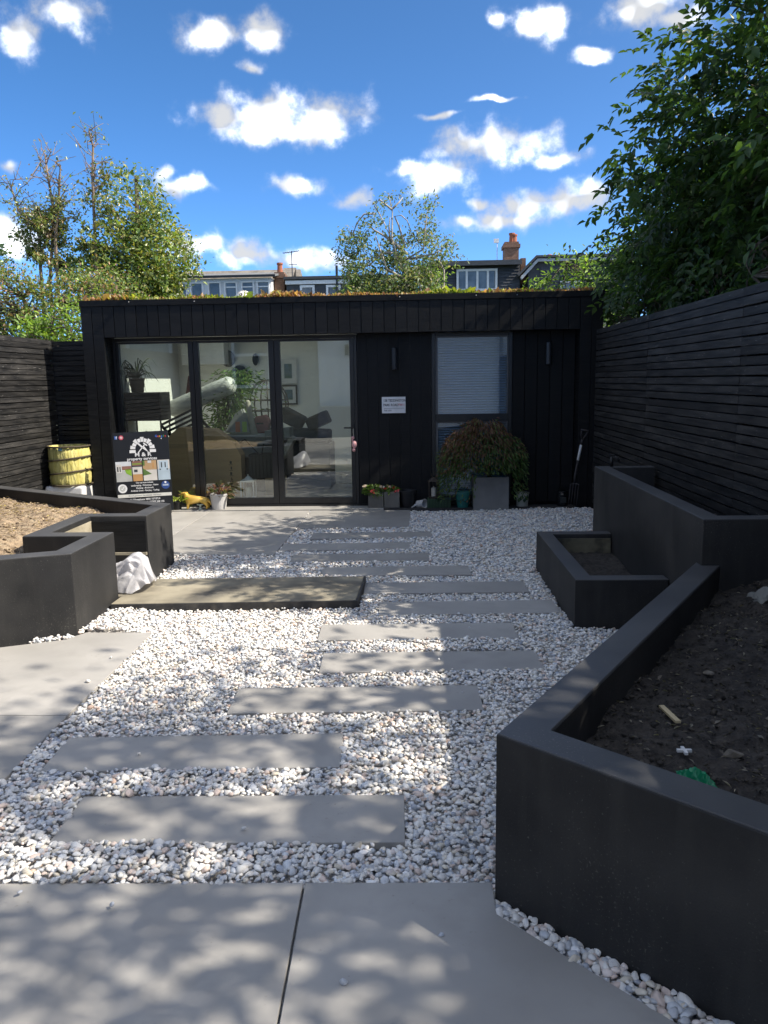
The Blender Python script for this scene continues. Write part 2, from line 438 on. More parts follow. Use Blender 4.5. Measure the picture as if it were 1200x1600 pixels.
def np_mesh(name, V, F, mat, parent=None, col=None, smooth=False):
    """big triangle / quad mesh from arrays; col = per-vertex colour (own colour of each leaf or stone)"""
    me = bpy.data.meshes.new(name)
    V = np.asarray(V, np.float32); F = np.asarray(F, np.int32)
    k = F.shape[1]
    me.vertices.add(len(V)); me.vertices.foreach_set('co', V.ravel())
    me.loops.add(F.size); me.loops.foreach_set('vertex_index', F.ravel())
    me.polygons.add(len(F))
    me.polygons.foreach_set('loop_start', np.arange(0, F.size, k, dtype=np.int32))
    me.polygons.foreach_set('loop_total', np.full(len(F), k, np.int32))
    if smooth: me.polygons.foreach_set('use_smooth', np.ones(len(F), bool))
    me.update(calc_edges=True)
    if col is not None:
        a = me.color_attributes.new('Col', 'FLOAT_COLOR', 'POINT')
        c4 = np.ones((len(V), 4), np.float32); c4[:, :3] = col
        a.data.foreach_set('color', c4.ravel())
    me.materials.append(mat)
    o = bpy.data.objects.new(name, me)
    return link(o, parent)


def unit(a):
    return a / np.maximum(np.linalg.norm(a, axis=-1, keepdims=True), 1e-9)


LEAF_V = np.array([(0, 0, 0), (-0.5, 0.42, 0.10), (0, 0.48, -0.02), (0.5, 0.42, 0.10), (-0.30, 0.74, 0.06), (0.30, 0.74, 0.06), (0, 1.0, -0.10)], np.float32)
LEAF_F = np.array([(0, 2, 1), (0, 3, 2), (1, 2, 4), (2, 3, 5), (4, 2, 6), (2, 5, 6)], np.int32)


def leaves(name, P, D, Nn, length, width, col, mat, parent=None):
    P = np.asarray(P, float); n = len(P)
    D = unit(np.asarray(D, float)); Nn = np.asarray(Nn, float)
    X = unit(np.cross(D, Nn)); Z = np.cross(X, D)
    length = np.broadcast_to(np.asarray(length, float), (n,)); width = np.broadcast_to(np.asarray(width, float), (n,))
    T = LEAF_V
    V = (P[:, None, :] + X[:, None, :] * (T[None, :, 0:1] * width[:, None, None]) + D[:, None, :] * (T[None, :, 1:2] * length[:, None, None])
         + Z[:, None, :] * (T[None, :, 2:3] * length[:, None, None]))
    F = LEAF_F[None] + (np.arange(n) * len(T))[:, None, None]
    C = np.repeat(np.asarray(col, float), len(T), axis=0)
    return np_mesh(name, V.reshape(-1, 3), F.reshape(-1, 3), mat, parent, C)


def leafcols(n, base, var=0.35, warm=0.0, rng=RNG):
    base = np.asarray(base, float)
    if base.ndim == 2: base = base[rng.integers(0, len(base), n)]
    else: base = np.repeat(base[None], n, 0)
    k = np.exp(rng.normal(0, var, (n, 1)))
    return np.clip(base * k, 0.004, 0.9)


def in_poly(x, y, poly):
    x = np.asarray(x); y = np.asarray(y); c = np.zeros(x.shape, bool)
    n = len(poly)
    for i in range(n):
        x1, y1 = poly[i]; x2, y2 = poly[(i + 1) % n]
        if y1 == y2: continue
        t = ((y1 > y) != (y2 > y)) & (x < (x2 - x1) * (y - y1) / (y2 - y1) + x1)
        c ^= t
    return c


def offset_line(pts, d):
    """mitred offset of an open polyline to its right by d"""
    out = []
    n = len(pts)
    P = [Vector((p[0], p[1])) for p in pts]
    nor = []
    for i in range(n - 1):
        t = (P[i + 1] - P[i]).normalized(); nor.append(Vector((t.y, -t.x)))
    for i in range(n):
        if i == 0: m = nor[0]
        elif i == n - 1: m = nor[-1]
        else:
            m = (nor[i - 1] + nor[i]); m = m / max(m.dot(nor[i]), 0.2)
        out.append((P[i].x + m.x * d, P[i].y + m.y * d))
    return out


def rotq(cx, cy, w, d, a):
    c, s = math.cos(a), math.sin(a)
    return [(cx + u * c - v * s, cy + u * s + v * c) for u, v in ((0, 0), (w, 0), (w, d), (0, d))]


def text_mb(body, size, align='CENTER', squash=1.0):
    cu = bpy.data.curves.new('t', 'FONT'); cu.body = body; cu.size = size; cu.align_x = align; cu.align_y = 'CENTER'
    cu.fill_mode = 'FRONT'; cu.resolution_u = 2; cu.offset = size * 0.022
    o = bpy.data.objects.new('t', cu); COL.objects.link(o)
    me = bpy.data.meshes.new_from_object(o.evaluated_get(bpy.context.evaluated_depsgraph_get()))
    V = [tuple(v.co) for v in me.vertices]; F = [tuple(p.vertices) for p in me.polygons]
    bpy.data.objects.remove(o); bpy.data.curves.remove(cu); bpy.data.meshes.remove(me)
    return [(x * squash, y, z) for x, y, z in V], F


def wall_text(body, x, z, y, size, name, mat, parent, align='CENTER', squash=1.0, rot=0.0):
    """flat print on a panel that faces -y, in the parent's own axes"""
    V, F = text_mb(body, size, align, squash)
    c, s = math.cos(rot), math.sin(rot)
    m = MB().add([(x + a * c - b * s, y, z + a * s + b * c) for a, b, _ in V], F)
    return m.build(name, mat, parent)


def copy_obj(o, parent=None):
    c = o.copy(); COL.objects.link(c); c.parent = parent
    return c


# ================================================================== SETTING
YF, YW, YD = 9.15, 9.37, 9.395                # front frame plane, wall plane, door plane
tag(MB().box(-400, 400, -200, 800, -0.30, -0.12).build('ground', surf('garden_earth', (0.05, 0.06, 0.03), (0.09, 0.10, 0.05), scale=0.6, rough=0.95)), kind='structure')

# ---- paving
PAVE_A = R_(1.45)


def slab(parent, poly, z1=0.0, th=0.02):
    o = MB().prism(poly, z1 - th, z1).build('paving_slab', PAVE, parent, bevel=0.0015, seg=1)
    return o


def bed(name, poly, label):
    o = MB().prism(poly, -0.11, -0.024).build(name, BED)
    o['kind'] = 'structure'
    return o


EXCL = []
front_bed = bed('front_patio', [(-4.3, -2.4), (2.0, -2.4), (2.0, 0.2), (0.62, 1.55), (0.17, 2.0), (0.17, 2.1), (-1.58, 2.08), (-4.3, 2.0)], 'patio')
cA, sA = math.cos(PAVE_A), math.sin(PAVE_A)


def pv(u, v):                                   # paving grid: origin at the joint end
    return (-0.358 + u * cA - v * sA, 2.151 + u * sA + v * cA)


S_ = 1.2; g = 0.0035
for iu in range(-3, 2):
    for iv in range(0, 4):
        u0, u1, v1, v0 = iu * S_ + g, (iu + 1) * S_ - g, -iv * S_ - g * (iv > 0), -(iv + 1) * S_ + g
        if iu == 0 and iv == 0:
            poly = [pv(0 + g, -1.2 + g), pv(1.2 - g, -1.2 + g), (0.845, 1.40), (0.602, 1.640), (0.211, 2.022), (0.2105, 2.164), pv(g, 0)]
        elif iu == 1 and iv == 0: continue
        else: poly = [pv(u0, v0), pv(u1, v0), pv(u1, v1), pv(u0, v1)]
        slab(front_bed, poly)
        if iv < 2: EXCL.append(poly)
side_bed = bed('side_path', [(-4.3, 2.2), (-1.66, 2.2), (-1.66, 4.50), (-2.0, 4.50), (-4.3, 3.5)], 'side path')
for poly in ([(-4.25, 3.352), (-1.6315, 3.349), (-1.633, 4.557), (-2.055, 4.557), (-2.13, 4.42), (-4.25, 3.50)],
             [(-2.826, 2.16), (-1.6, 2.16), (-1.6305, 3.343), (-2.826, 3.345)], [(-4.03, 2.13), (-2.832, 2.15), (-2.832, 3.345), (-4.03, 3.345)]):
    slab(side_bed, poly); EXCL.append(poly)
rear_bed = bed('rear_patio', [(-4.3, 6.78), (-1.32, 6.78), (-1.32, 8.02), (-0.14, 8.02), (-0.14, 9.34), (-4.3, 9.34)], 'rear patio')
xs = [-4.30, -3.675, -2.477, -1.279]
for i in range(3):
    for (y0, y1) in ((6.722, 7.915), (7.922, 9.105)):
        if i == 0 and y0 < 7: y0 = 7.6
        p = [(xs[i] + g, y0), (xs[i + 1] - g, y0), (xs[i + 1] - g, y1), (xs[i] + g, y1)]
        slab(rear_bed, p); EXCL.append(p)
p = [(-1.276, 7.965), (-0.10, 7.985), (-0.105, 9.085), (-1.276, 9.105)]
slab(rear_bed, p); EXCL.append(p)
for (xa, xb) in ((-4.3, -3.2), (-3.195, -2.0), (-1.995, -0.80), (-0.795, -0.42)):
    p = [(xa, 9.11), (xb, 9.11), (xb, 9.365), (xa, 9.365)]
    slab(rear_bed, p, z1=0.012, th=0.03); EXCL.append(p)

# ---- stepping stones
STEPS = [(-1.24, 2.335, 1.45), (-1.505, 2.818, 2.6), (-0.892, 3.37, 2.4), (-0.53, 3.882, 2.2), (-0.605, 4.402, 1.6), (-0.268, 4.898, 2.4),
         (-0.402, 5.422, 1.6), (-0.778, 5.93, 1.9), (-1.098, 6.415, 2.1), (-1.262, 6.875, 2.2), (-1.06, 7.412, 0.8)]
ORD = ['nearest of the row of grey plank stepping slabs, beside the front patio', 'second grey stepping slab from the front patio, reaching farthest left',
       'third grey stepping slab counted from the front patio', 'fourth grey stepping slab counted from the front patio',
       'fifth grey stepping slab counted from the front patio', 'sixth grey stepping slab from the front, touching the low black planter',
       'seventh grey stepping slab from the front, beside the end of the concrete step', 'eighth grey stepping slab counted from the front patio',
       'ninth grey stepping slab counted from the front patio', 'tenth grey stepping slab, starting at the corner of the rear patio',
       'farthest of the grey stepping slabs, next to the rear patio edge']
for i, (x, y, a) in enumerate(STEPS):
    q = rotq(0, 0, 1.185, 0.30, R_(a))
    me = MB().prism(q, -0.028, 0.0)
    o = me.build('stepping_slab', PAVE, bevel=0.0015, seg=1)
    o.location = (x, y, 0.002)
    tag(o, ORD[i], 'paving slab', 'stepping slabs across the gravel')
    EXCL.append([(x + a_, y + b_) for a_, b_ in q])

# ---- black rendered planters
LP = [(-4.33, 7.79), (-2.09, 6.45), (-2.09, 5.84), (-2.53, 5.84), (-2.53, 5.19), (-2.09, 5.19), (-2.085, 4.505), (-4.33, 3.585)]
LPi = offset_line(LP, 0.135)
pl = empty('raised_planter', (-2.09, 5.2, 0), label='black rendered zigzag raised planter on the left with dry brown soil', cat='planter')


SKYLIT_CAP = surf('skylit_dusty_cap', (0.045, 0.046, 0.048), (0.068, 0.069, 0.071), scale=3.0, rough=0.5, bump=0.15, bscale=150, detail=8, c3=(0.095, 0.092, 0.086), s3=2.3, k3=0.5, bdist=0.003, speck=(0.16, 0.15, 0.135))  # skylight on the wall tops put into a lighter, dusty colour


def lerp2(p, q, t): return [(a[0] + (b[0] - a[0]) * t, a[1] + (b[1] - a[1]) * t) for a, b in zip(p, q)]


def planter(parent, outer, inner, h, z0=-0.1):
    o = MB().strip(outer, inner, z0, h).build('planter_wall', RENDER, parent, bevel=0.004)
    o.matrix_parent_inverse = Matrix.Translation(-Vector(parent.location))
    c = MB().strip(lerp2(outer, inner, 0.03), lerp2(outer, inner, 0.97), h - 0.004, h + 0.003).build('skylit_cap', SKYLIT_CAP, parent, bevel=0.002, seg=1)
    c.matrix_parent_inverse = Matrix.Translation(-Vector(parent.location))
    return o


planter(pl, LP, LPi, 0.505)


def part(mb, name, mat, parent, **k):
    """mb in world axes, parent an unrotated empty"""
    o = mb.build(name, mat, parent, **k)
    o.matrix_parent_inverse = Matrix.Translation(-Vector(parent.location))
    return o


part(MB().box(-2.527, -2.519, 5.196, 5.834, 0.06, 0.47), 'bare_concrete_facing', BAREBLOCK, pl)
part(MB().box(-2.515, -2.10, 5.815, 5.837, 0.205, 0.225), 'ledge', CONC, pl)
part(MB().box(-2.515, -2.10, 5.826, 5.837, 0.235, 0.47), 'back_panel', BLACKWOOD, pl)
lin = LPi[:1] + LPi[1:]
EXCL.append(LP)

T_ = [(1.56, 4.325), (0.214, 2.112), (1.96, 0.545)]
Ti = offset_line(T_, -0.128)
fp = empty('raised_planter', (0.9, 2.2, 0), label='big black rendered planter of dark soil in the right foreground', cat='planter')
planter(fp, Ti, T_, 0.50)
EXCL.append([(1.56, 4.325), (0.214, 2.112), (1.96, 0.545), (2.1, 4.3)])
Q_ = [(1.975, 6.74), (1.50, 6.74), (1.50, 4.14), (1.975, 4.14)]
tp = empty('raised_planter', (1.75, 5.4, 0), label='tallest black rendered planter standing against the right fence', cat='planter')
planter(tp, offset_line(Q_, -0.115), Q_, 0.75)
EXCL.append(Q_)
W_ = [(1.494, 6.18), (0.933, 6.18), (0.939, 4.64), (1.494, 4.64)]
sp = empty('raised_planter', (1.2, 5.4, 0), label='low black planter box in front of the tallest planter', cat='planter')
Wi = offset_line(W_, -0.112)
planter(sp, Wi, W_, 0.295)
part(MB().box(1.052, 1.490, 6.055, 6.0665, 0.10, 0.262), 'bare_concrete_facing', surf('shaded_stained_blockwork', (0.10, 0.09, 0.06), (0.20, 0.18, 0.12), scale=6, rough=0.9, c3=(0.02, 0.02, 0.018), s3=7, k3=0.9), sp)  # shade inside the box put into a darker colour, along with soil stains
EXCL.append(W_)


def soil(name, poly, zfun, mat, label, step=0.03):
    xs_ = [p[0] for p in poly]; ys_ = [p[1] for p in poly]
    X = np.arange(min(xs_), max(xs_) + step, step); Y = np.arange(min(ys_), max(ys_) + step, step)
    gx, gy = np.meshgrid(X, Y, indexing='ij')
    gz = zfun(gx, gy)
    nz = RNG.normal(0, 1, gx.shape)
    for _ in range(1): nz = (nz + np.roll(nz, 1, 0) + np.roll(nz, 1, 1) + np.roll(nz, -1, 0)) / 2.6
    gz = gz + nz * 0.007
    idx = np.arange(gx.size).reshape(gx.shape)
    cx = (gx[:-1, :-1] + gx[1:, 1:]) / 2; cy = (gy[:-1, :-1] + gy[1:, 1:]) / 2
    k = in_poly(cx, cy, poly)
    F = np.stack([idx[:-1, :-1][k], idx[1:, :-1][k], idx[1:, 1:][k], idx[:-1, 1:][k]], 1)
    o = np_mesh(name, np.stack([gx, gy, gz], -1).reshape(-1, 3), F, mat, smooth=True)
    tag(o, label, 'soil', kind='stuff')
    return o


def mid(outer, inner):
    return [((a[0] + b[0]) / 2, (a[1] + b[1]) / 2) for a, b in zip(outer, inner)]


def lz(x, y):
    return 0.40 + 0.13 * np.exp(-(((x + 3.35) / 0.75) ** 2 + ((y - 5.7) / 0.75) ** 2)) + 0.02 * np.sin(x * 9) * np.sin(y * 7) - 0.10 * np.clip((x + 2.85) / 0.4, 0, 1)


def rz_(x, y):
    return 0.345 + 0.025 * np.sin(x * 5 + 1) * np.sin(y * 4.2) + 0.05 * np.clip((y - 3.0) / 1.0, 0, 1) * np.clip((x - 1.2) / 0.6, 0, 1) + 0.012 * np.sin(x * 17 + y * 11)


soil('soil', mid(LP, LPi), lz, SOILL, 'dry brown straw-flecked soil in the left planter', 0.025)
soil('soil', mid(T_, Ti) + [(1.975, 4.13)], rz_, SOILD, 'dark crumbly soil in the right foreground planter', 0.022)
soil('soil', mid(W_, Wi), lambda x, y: 0.10 + 0.05 * np.clip((y - 5.3) / 0.6, 0, 1), SOILD, 'dark soil in the low planter box')
soil('soil', mid(Q_, offset_line(Q_, -0.115)), lambda x, y: 0.58 + 0 * x, SOILD, 'dark soil in the tallest planter')

# litter on the soil: straw, chips and clods
def litter(name, poly, zf, n, cols, smin, smax, label):
    xs_ = [p[0] for p in poly]; ys_ = [p[1] for p in poly]
    x = RNG.uniform(min(xs_), max(xs_), n * 2); y = RNG.uniform(min(ys_), max(ys_), n * 2)
    k = in_poly(x, y, poly); x = x[k][:n]; y = y[k][:n]; n = len(x)
    P = np.stack([x, y, zf(x, y) + RNG.uniform(0.004, 0.014, n)], 1)
    a = RNG.uniform(0, 6.28, n)
    D = np.stack([np.cos(a), np.sin(a), RNG.normal(0, 0.25, n)], 1)
    Nn = np.stack([RNG.normal(0, 0.4, n), RNG.normal(0, 0.4, n), np.ones(n)], 1)
    ln = RNG.uniform(smin, smax, n) ** 1.0
    o = leaves(name, P, D, Nn, ln, ln * RNG.uniform(0.12, 0.5, n), leafcols(n, cols, 0.3), PETAL)
    tag(o, label, 'litter', kind='stuff')


litter('straw_litter', LPi, lz, 2600, [(0.36, 0.28, 0.18), (0.26, 0.19, 0.12), (0.17, 0.12, 0.07), (0.42, 0.34, 0.24)], 0.010, 0.04, 'straw and dead stems scattered over the brown soil')
litter('chip_litter', Ti + [(1.95, 4.1)], rz_, 2600, [(0.10, 0.085, 0.07), (0.05, 0.042, 0.036), (0.20, 0.18, 0.15), (0.03, 0.026, 0.022)], 0.006, 0.03, 'chips and fibres scattered over the dark soil')

def clods(poly, zf, n, cols, label, rmin, rmax):
    xs_ = [p[0] for p in poly]; ys_ = [p[1] for p in poly]
    x = RNG.uniform(min(xs_), max(xs_), n * 3); y = RNG.uniform(min(ys_), max(ys_), n * 3)
    k = in_poly(x, y, poly); x = x[k][:n]; y = y[k][:n]; n = len(x)
    sh, F = stone_shapes(0, 10)
    r = rmin * (rmax / rmin) ** (RNG.random(n) ** 2.2)
    S = np.stack([r * RNG.uniform(0.9, 1.4, n), r, r * RNG.uniform(0.45, 0.8, n)], 1)
    V = np.einsum('nij,nkj->nki', rand_rot(n, 0.4), np.stack(sh)[RNG.integers(0, 10, n)] * S[:, None, :])
    V += np.stack([x, y, zf(x, y) + r * 0.15], 1)[:, None, :]
    nv = V.shape[1]
    Fa = (F[None] + (np.arange(n) * nv)[:, None, None]).reshape(-1, 3)
    o = np_mesh('soil_crumbs', V.reshape(-1, 3), Fa, surf('soil_crumb', (0.75,), (1.0,), attr=True, scale=60, rough=0.95), None, np.repeat(leafcols(n, cols, 0.25), nv, 0))
    tag(o, label, 'soil', kind='stuff')


# ---- concrete step in front of the nook
ST = [(-2.073, 5.005), (-0.43, 5.085), (-0.418, 5.735), (-2.512, 5.66), (-2.512, 5.197), (-2.073, 5.197)]
cs = empty('concrete_step', (-1.2, 5.35, 0), label='long concrete step with black painted edges leading to the left planter nook', cat='step')
part(MB().prism(ST, -0.1, 0.052), 'slab', CONC, cs, bevel=0.006)
blk = surf('flaking_black_paint', (0.020, 0.020, 0.021), (0.034, 0.034, 0.035), scale=8, rough=0.6, c3=(0.12, 0.11, 0.09), s3=14, k3=0.4)
part(MB().prism([(-2.07, 4.993), (-0.417, 5.072), (-0.405, 5.747), (-0.4165, 5.747), (-0.4285, 5.0835), (-2.07, 5.0035)], -0.1, 0.049), 'painted_edge', blk, cs)
EXCL.append([(-2.07, 4.99), (-0.41, 5.07), (-0.40, 5.74), (-2.07, 5.68)])

# ---- gravel
EXCL += [[(-4.3, 0.5), (0.2, 0.5), (0.205, 2.16), (-1.6, 2.115), (-4.3, 2.05)], [(-4.3, 2.0), (-1.604, 2.1), (-1.634, 4.55), (-2.05, 4.55), (-2.13, 4.42), (-4.3, 3.4)], [(-4.3, 6.725), (-1.28, 6.725), (-1.28, 9.3), (-4.3, 9.3)], [(-5, 9.08), (3, 9.08), (3, 13), (-5, 13)]]
tag(MB().prism([(-4.35, 0.1), (2.0, 0.1), (2.0, 9.1), (-4.35, 9.1)], -0.115, -0.030).build('gravel_base', BED), kind='structure')


def ico(level):
    t = (1 + 5 ** 0.5) / 2
    v = [(-1, t, 0), (1, t, 0), (-1, -t, 0), (1, -t, 0), (0, -1, t), (0, 1, t), (0, -1, -t), (0, 1, -t), (t, 0, -1), (t, 0, 1), (-t, 0, -1), (-t, 0, 1)]
    f = [(0, 11, 5), (0, 5, 1), (0, 1, 7), (0, 7, 10), (0, 10, 11), (1, 5, 9), (5, 11, 4), (11, 10, 2), (10, 7, 6), (7, 1, 8), (3, 9, 4), (3, 4, 2), (3, 2, 6), (3, 6, 8), (3, 8, 9), (4, 9, 5), (2, 4, 11), (6, 2, 10), (8, 6, 7), (9, 8, 1)]
    v = [Vector(p).normalized() for p in v]
    for _ in range(level):
        mid_ = {}; nf = []

        def mm(a, b):
            k = (min(a, b), max(a, b))
            if k not in mid_:
                v.append(((v[a] + v[b]) / 2).normalized()); mid_[k] = len(v) - 1
            return mid_[k]
        for a, b, c in f:
            x, y, z = mm(a, b), mm(b, c), mm(c, a)
            nf += [(a, x, z), (b, y, x), (c, z, y), (x, y, z)]
        f = nf
    return np.array([tuple(p) for p in v], np.float32), np.array(f, np.int32)


def stone_shapes(level, k):
    V, F = ico(level)
    out = []
    for _ in range(k):
        W = V.copy()
        for _c in range(10):                      # chip planes off the ball: angular tumbled marble
            d = unit(RNG.normal(0, 1, 3)); lim = RNG.uniform(0.42, 0.78)
            t = W @ d
            W = W - np.where(t > lim, (t - lim) * 0.92, 0)[:, None] * d[None]
        W *= (1 + RNG.normal(0, 0.03, (len(W), 1)))
        out.append(W)
    return out, F


def rand_rot(n, tilt):
    a = RNG.uniform(0, 2 * np.pi, n); t = RNG.normal(0, tilt, n); b = RNG.uniform(0, 2 * np.pi, n)
    ca, sa, ct, st, cb, sb = np.cos(a), np.sin(a), np.cos(t), np.sin(t), np.cos(b), np.sin(b)
    Z = np.zeros(n); O = np.ones(n)
    Rz = np.stack([np.stack([ca, -sa, Z], 1), np.stack([sa, ca, Z], 1), np.stack([Z, Z, O], 1)], 1)
    Rx = np.stack([np.stack([O, Z, Z], 1), np.stack([Z, ct, -st], 1), np.stack([Z, st, ct], 1)], 1)
    Rb = np.stack([np.stack([cb, -sb, Z], 1), np.stack([sb, cb, Z], 1), np.stack([Z, Z, O], 1)], 1)
    return Rb @ Rx @ Rz


def gravel_pts(x0, x1, y0, y1, pitch, shrink=0.004):
    gx, gy = np.meshgrid(np.arange(x0, x1, pitch), np.arange(y0, y1, pitch * 0.9), indexing='ij')
    gx = gx + RNG.uniform(-0.45, 0.45, gx.shape) * pitch; gy = gy + RNG.uniform(-0.45, 0.45, gy.shape) * pitch
    x, y = gx.ravel(), gy.ravel()
    k = np.ones(len(x), bool)
    for p in EXCL: k &= ~in_poly(x, y, p)
    k &= ~((x < -1.64) & (y < 4.36 + 0.3 * (x + 2.05)) & (y > 2.1))
    return x[k], y[k]


STONEC = np.array([(0.82, 0.80, 0.75), (0.86, 0.845, 0.81), (0.78, 0.755, 0.71), (0.60, 0.62, 0.64), (0.44, 0.47, 0.52), (0.74, 0.61, 0.53), (0.72, 0.66, 0.55), (0.80, 0.71, 0.65), (0.68, 0.71, 0.74), (0.56, 0.42, 0.34)])
STONEP = np.array([0.21, 0.19, 0.14, 0.13, 0.08, 0.055, 0.06, 0.065, 0.06, 0.01])


def gravel_layer(x0, x1, y0, y1, pitch, r, level, zmean, zsd, keep=1.0, spill=False):
    x, y = gravel_pts(x0, x1, y0, y1, pitch)
    if keep < 1:
        k = RNG.random(len(x)) < keep; x, y = x[k], y[k]
    n = len(x)
    shapes, F = stone_shapes(level, 14)
    which = RNG.integers(0, len(shapes), n)
    rr = r * np.exp(RNG.normal(0, 0.27, n)); rr = np.clip(rr, r * 0.55, r * 1.9)
    edge = (x > 0.15) & (y < 2.15)
    rr = np.where(edge, rr * 1.25, rr)
    S = np.stack([rr * RNG.uniform(1.0, 1.35, n), rr * RNG.uniform(0.75, 1.0, n), rr * RNG.uniform(0.5, 0.78, n)], 1)
    Rm = rand_rot(n, 0.35)
    base = np.stack(shapes)[which]                       # n,k,3
    V = np.einsum('nij,nkj->nki', Rm, base * S[:, None, :])
    z = zmean + RNG.normal(0, zsd, n) + 0.012 * np.sin(x * 2.3 + 0.7) * np.sin(y * 1.9)
    z = z + 0.03 * np.exp(-((x + 1.95) / 0.16) ** 2) * ((y > 4.5) & (y < 5.1))
    V += np.stack([x, y, z], 1)[:, None, :]
    nv = base.shape[1]
    Fa = (F[None] + (np.arange(n) * nv)[:, None, None]).reshape(-1, 3)
    c = STONEC[RNG.choice(len(STONEC), n, p=STONEP / STONEP.sum())] * np.clip(RNG.normal(1, 0.08, (n, 1)), 0.75, 1.15)
    return V.reshape(-1, 3), Fa, np.repeat(np.clip(c, 0, 0.9), nv, 0)


def join(parts):
    V, F, C, o = [], [], [], 0
    for v, f, c in parts:
        V.append(v); F.append(f + o); C.append(c); o += len(v)
    return np.concatenate(V), np.concatenate(F), np.concatenate(C)


gp = [gravel_layer(-2.3, 2.0, 1.45, 3.1, 0.0195, 0.0115, 1, -0.005, 0.004), gravel_layer(-2.3, 2.0, 1.45, 3.1, 0.026, 0.0125, 0, -0.016, 0.003),
      gravel_layer(-2.3, 2.0, 3.1, 6.0, 0.0205, 0.0120, 0, -0.004, 0.0045), gravel_layer(-2.3, 2.0, 3.1, 6.0, 0.032, 0.0150, 0, -0.015, 0.003),
      gravel_layer(-2.3, 2.0, 6.0, 9.09, 0.0245, 0.0145, 0, -0.004, 0.005), gravel_layer(-2.3, 2.0, 6.0, 9.09, 0.04, 0.017, 0, -0.015, 0.003)]
# a few pebbles kicked on to the slabs
STRAY = np.array([(-0.9, 2.02), (0.05, 1.93), (-1.2, 2.07), (-0.2, 1.75), (-1.72, 4.1), (-1.70, 3.75), (-1.9, 2.9), (-0.6, 2.42), (-1.15, 2.95), (0.2, 3.6), (0.1, 4.05), (0.3, 4.6), (-0.3, 6.1), (-1.4, 6.85), (-1.6, 7.0), (-1.36, 7.4), (-1.1, 8.05), (-0.6, 8.1), (-1.3, 5.3), (-0.55, 5.5)])
_g = gravel_pts
gravel_pts = lambda *a: (STRAY[:, 0], STRAY[:, 1])
gp.append(gravel_layer(0, 1, 0, 1, 1, 0.0085, 1, 0.006, 0.0003))
gravel_pts = _g
V_, F_, C_ = join(gp)
gr = np_mesh('gravel', V_, F_, STONE, None, C_, smooth=True)
tag(gr, 'white, grey and pink marble gravel covering the garden between the slabs', 'gravel', kind='stuff')

# ================================================================== FENCES
def fence(name, label, axis, fixed, a0, a1, ztop, sections, mat, face, nrows=33, pitch=0.0598, bh=0.0505, th=0.02):
    """slatted fence; battens run along `axis`; face = +1/-1 side the battens stand proud of the posts"""
    root = empty(name, (fixed, a0, 0) if axis == 'y' else (a0, fixed, 0), label=label, cat='fence')
    meshes = {}
    cuts = [a0 + (a1 - a0) * i / sections for i in range(sections + 1)]
    ln = (a1 - a0) / sections - 0.004
    mb = MB()
    if axis == 'y': mb.box(-th / 2, th / 2, 0, ln, 0, bh)
    else: mb.box(0, ln, -th / 2, th / 2, 0, bh)
    me = mb.mesh('batten'); me.materials.append(mat)
    for r in range(nrows):
        z = ztop - bh - r * pitch
        for s in range(sections):
            o = bpy.data.objects.new('batten', me); link(o, root)
            j = RNG.normal(0, 0.0012, 2)
            o.location = (j[0], cuts[s] - a0 + 0.002, z + j[1]) if axis == 'y' else (cuts[s] - a0 + 0.002, j[0], z + j[1])
            o.rotation_euler = (RNG.normal(0, 0.0006), RNG.normal(0, 0.0006), 0) if axis == 'y' else (0, RNG.normal(0, .0006), 0)
    for s in range(sections + 1):
        c = min(max(cuts[s] - a0, 0.04), a1 - a0 - 0.04)
        w = face * -(th / 2 + 0.036)
        mb = MB()
        if axis == 'y': mb.box(w - 0.034, w + 0.034, c - 0.035, c + 0.035, -0.1, ztop - 0.01)
        else: mb.box(c - 0.035, c + 0.035, w - 0.034, w + 0.034, -0.1, ztop - 0.01)
        mb.build('post', mat, root)
    w = face * -(th / 2 + 0.085)
    mb = MB()                                   # dark membrane behind the gaps
    if axis == 'y': mb.box(w - 0.006, w + 0.006, 0, a1 - a0, -0.1, ztop - 0.03)
    else: mb.box(0, a1 - a0, w - 0.006, w + 0.006, -0.1, ztop - 0.03)
    mb.build('backing', BLACKPL, root)
    return root


fence('slatted_fence', 'long black slatted fence in shade along the right side', 'y', 2.02, -1.0, 9.12, 2.03, 5, BATTEN, -1)
fence('slatted_fence', 'black slatted fence in sun along the left side behind the planter', 'y', -4.40, 0.6, 9.43, 2.04, 4, BATTEN, 1)
fence('slatted_fence', 'narrow black slatted panel closing the gap left of the garden room', 'x', 9.475, -4.43, -3.90, 2.03, 1, BATTENX, -1)

# ================================================================== GARDEN ROOM
gr_ = empty('garden_room', (-0.9, 9.4, 0), label='black timber-clad garden room with glazed doors and planted flat roof', cat='garden room')


def gpart(mb, name, mat, **k): return part(mb, name, mat, gr_, **k)


X0, X1, ZT, ZS = -3.89, 2.09, 2.40, 2.045
# structural shell
gpart(MB().box(X0 + 0.03, -3.25, 9.20, 12.6, 2.28, 2.405).box(-0.95, X1 - 0.03, 9.20, 12.6, 2.28, 2.405).box(-3.249, -0.951, 9.20, 9.95, 2.28, 2.405).box(-3.249, -0.951, 11.95, 12.6, 2.28, 2.405), 'roof_deck', BLACKPL)
gpart(MB().box(X0 - 0.004, X1 + 0.004, YF - 0.012, YF + 0.028, 2.394, 2.462), 'roof_trim', BLACKWOOD, bevel=0.003)
gpart(MB().box(X0 - 0.004, X0 + 0.03, YF + 0.03, 12.6, 2.394, 2.458), 'roof_trim', BLACKWOOD)
gpart(MB().box(X1 - 0.03, X1 + 0.004, YF + 0.03, 12.6, 2.394, 2.458), 'roof_trim', BLACKWOOD)
gpart(MB().box(X0 + 0.02, X1 - 0.02, YF + 0.022, YW + 0.02, ZS + 0.004, 2.28), 'canopy_box', BLACKWOOD)
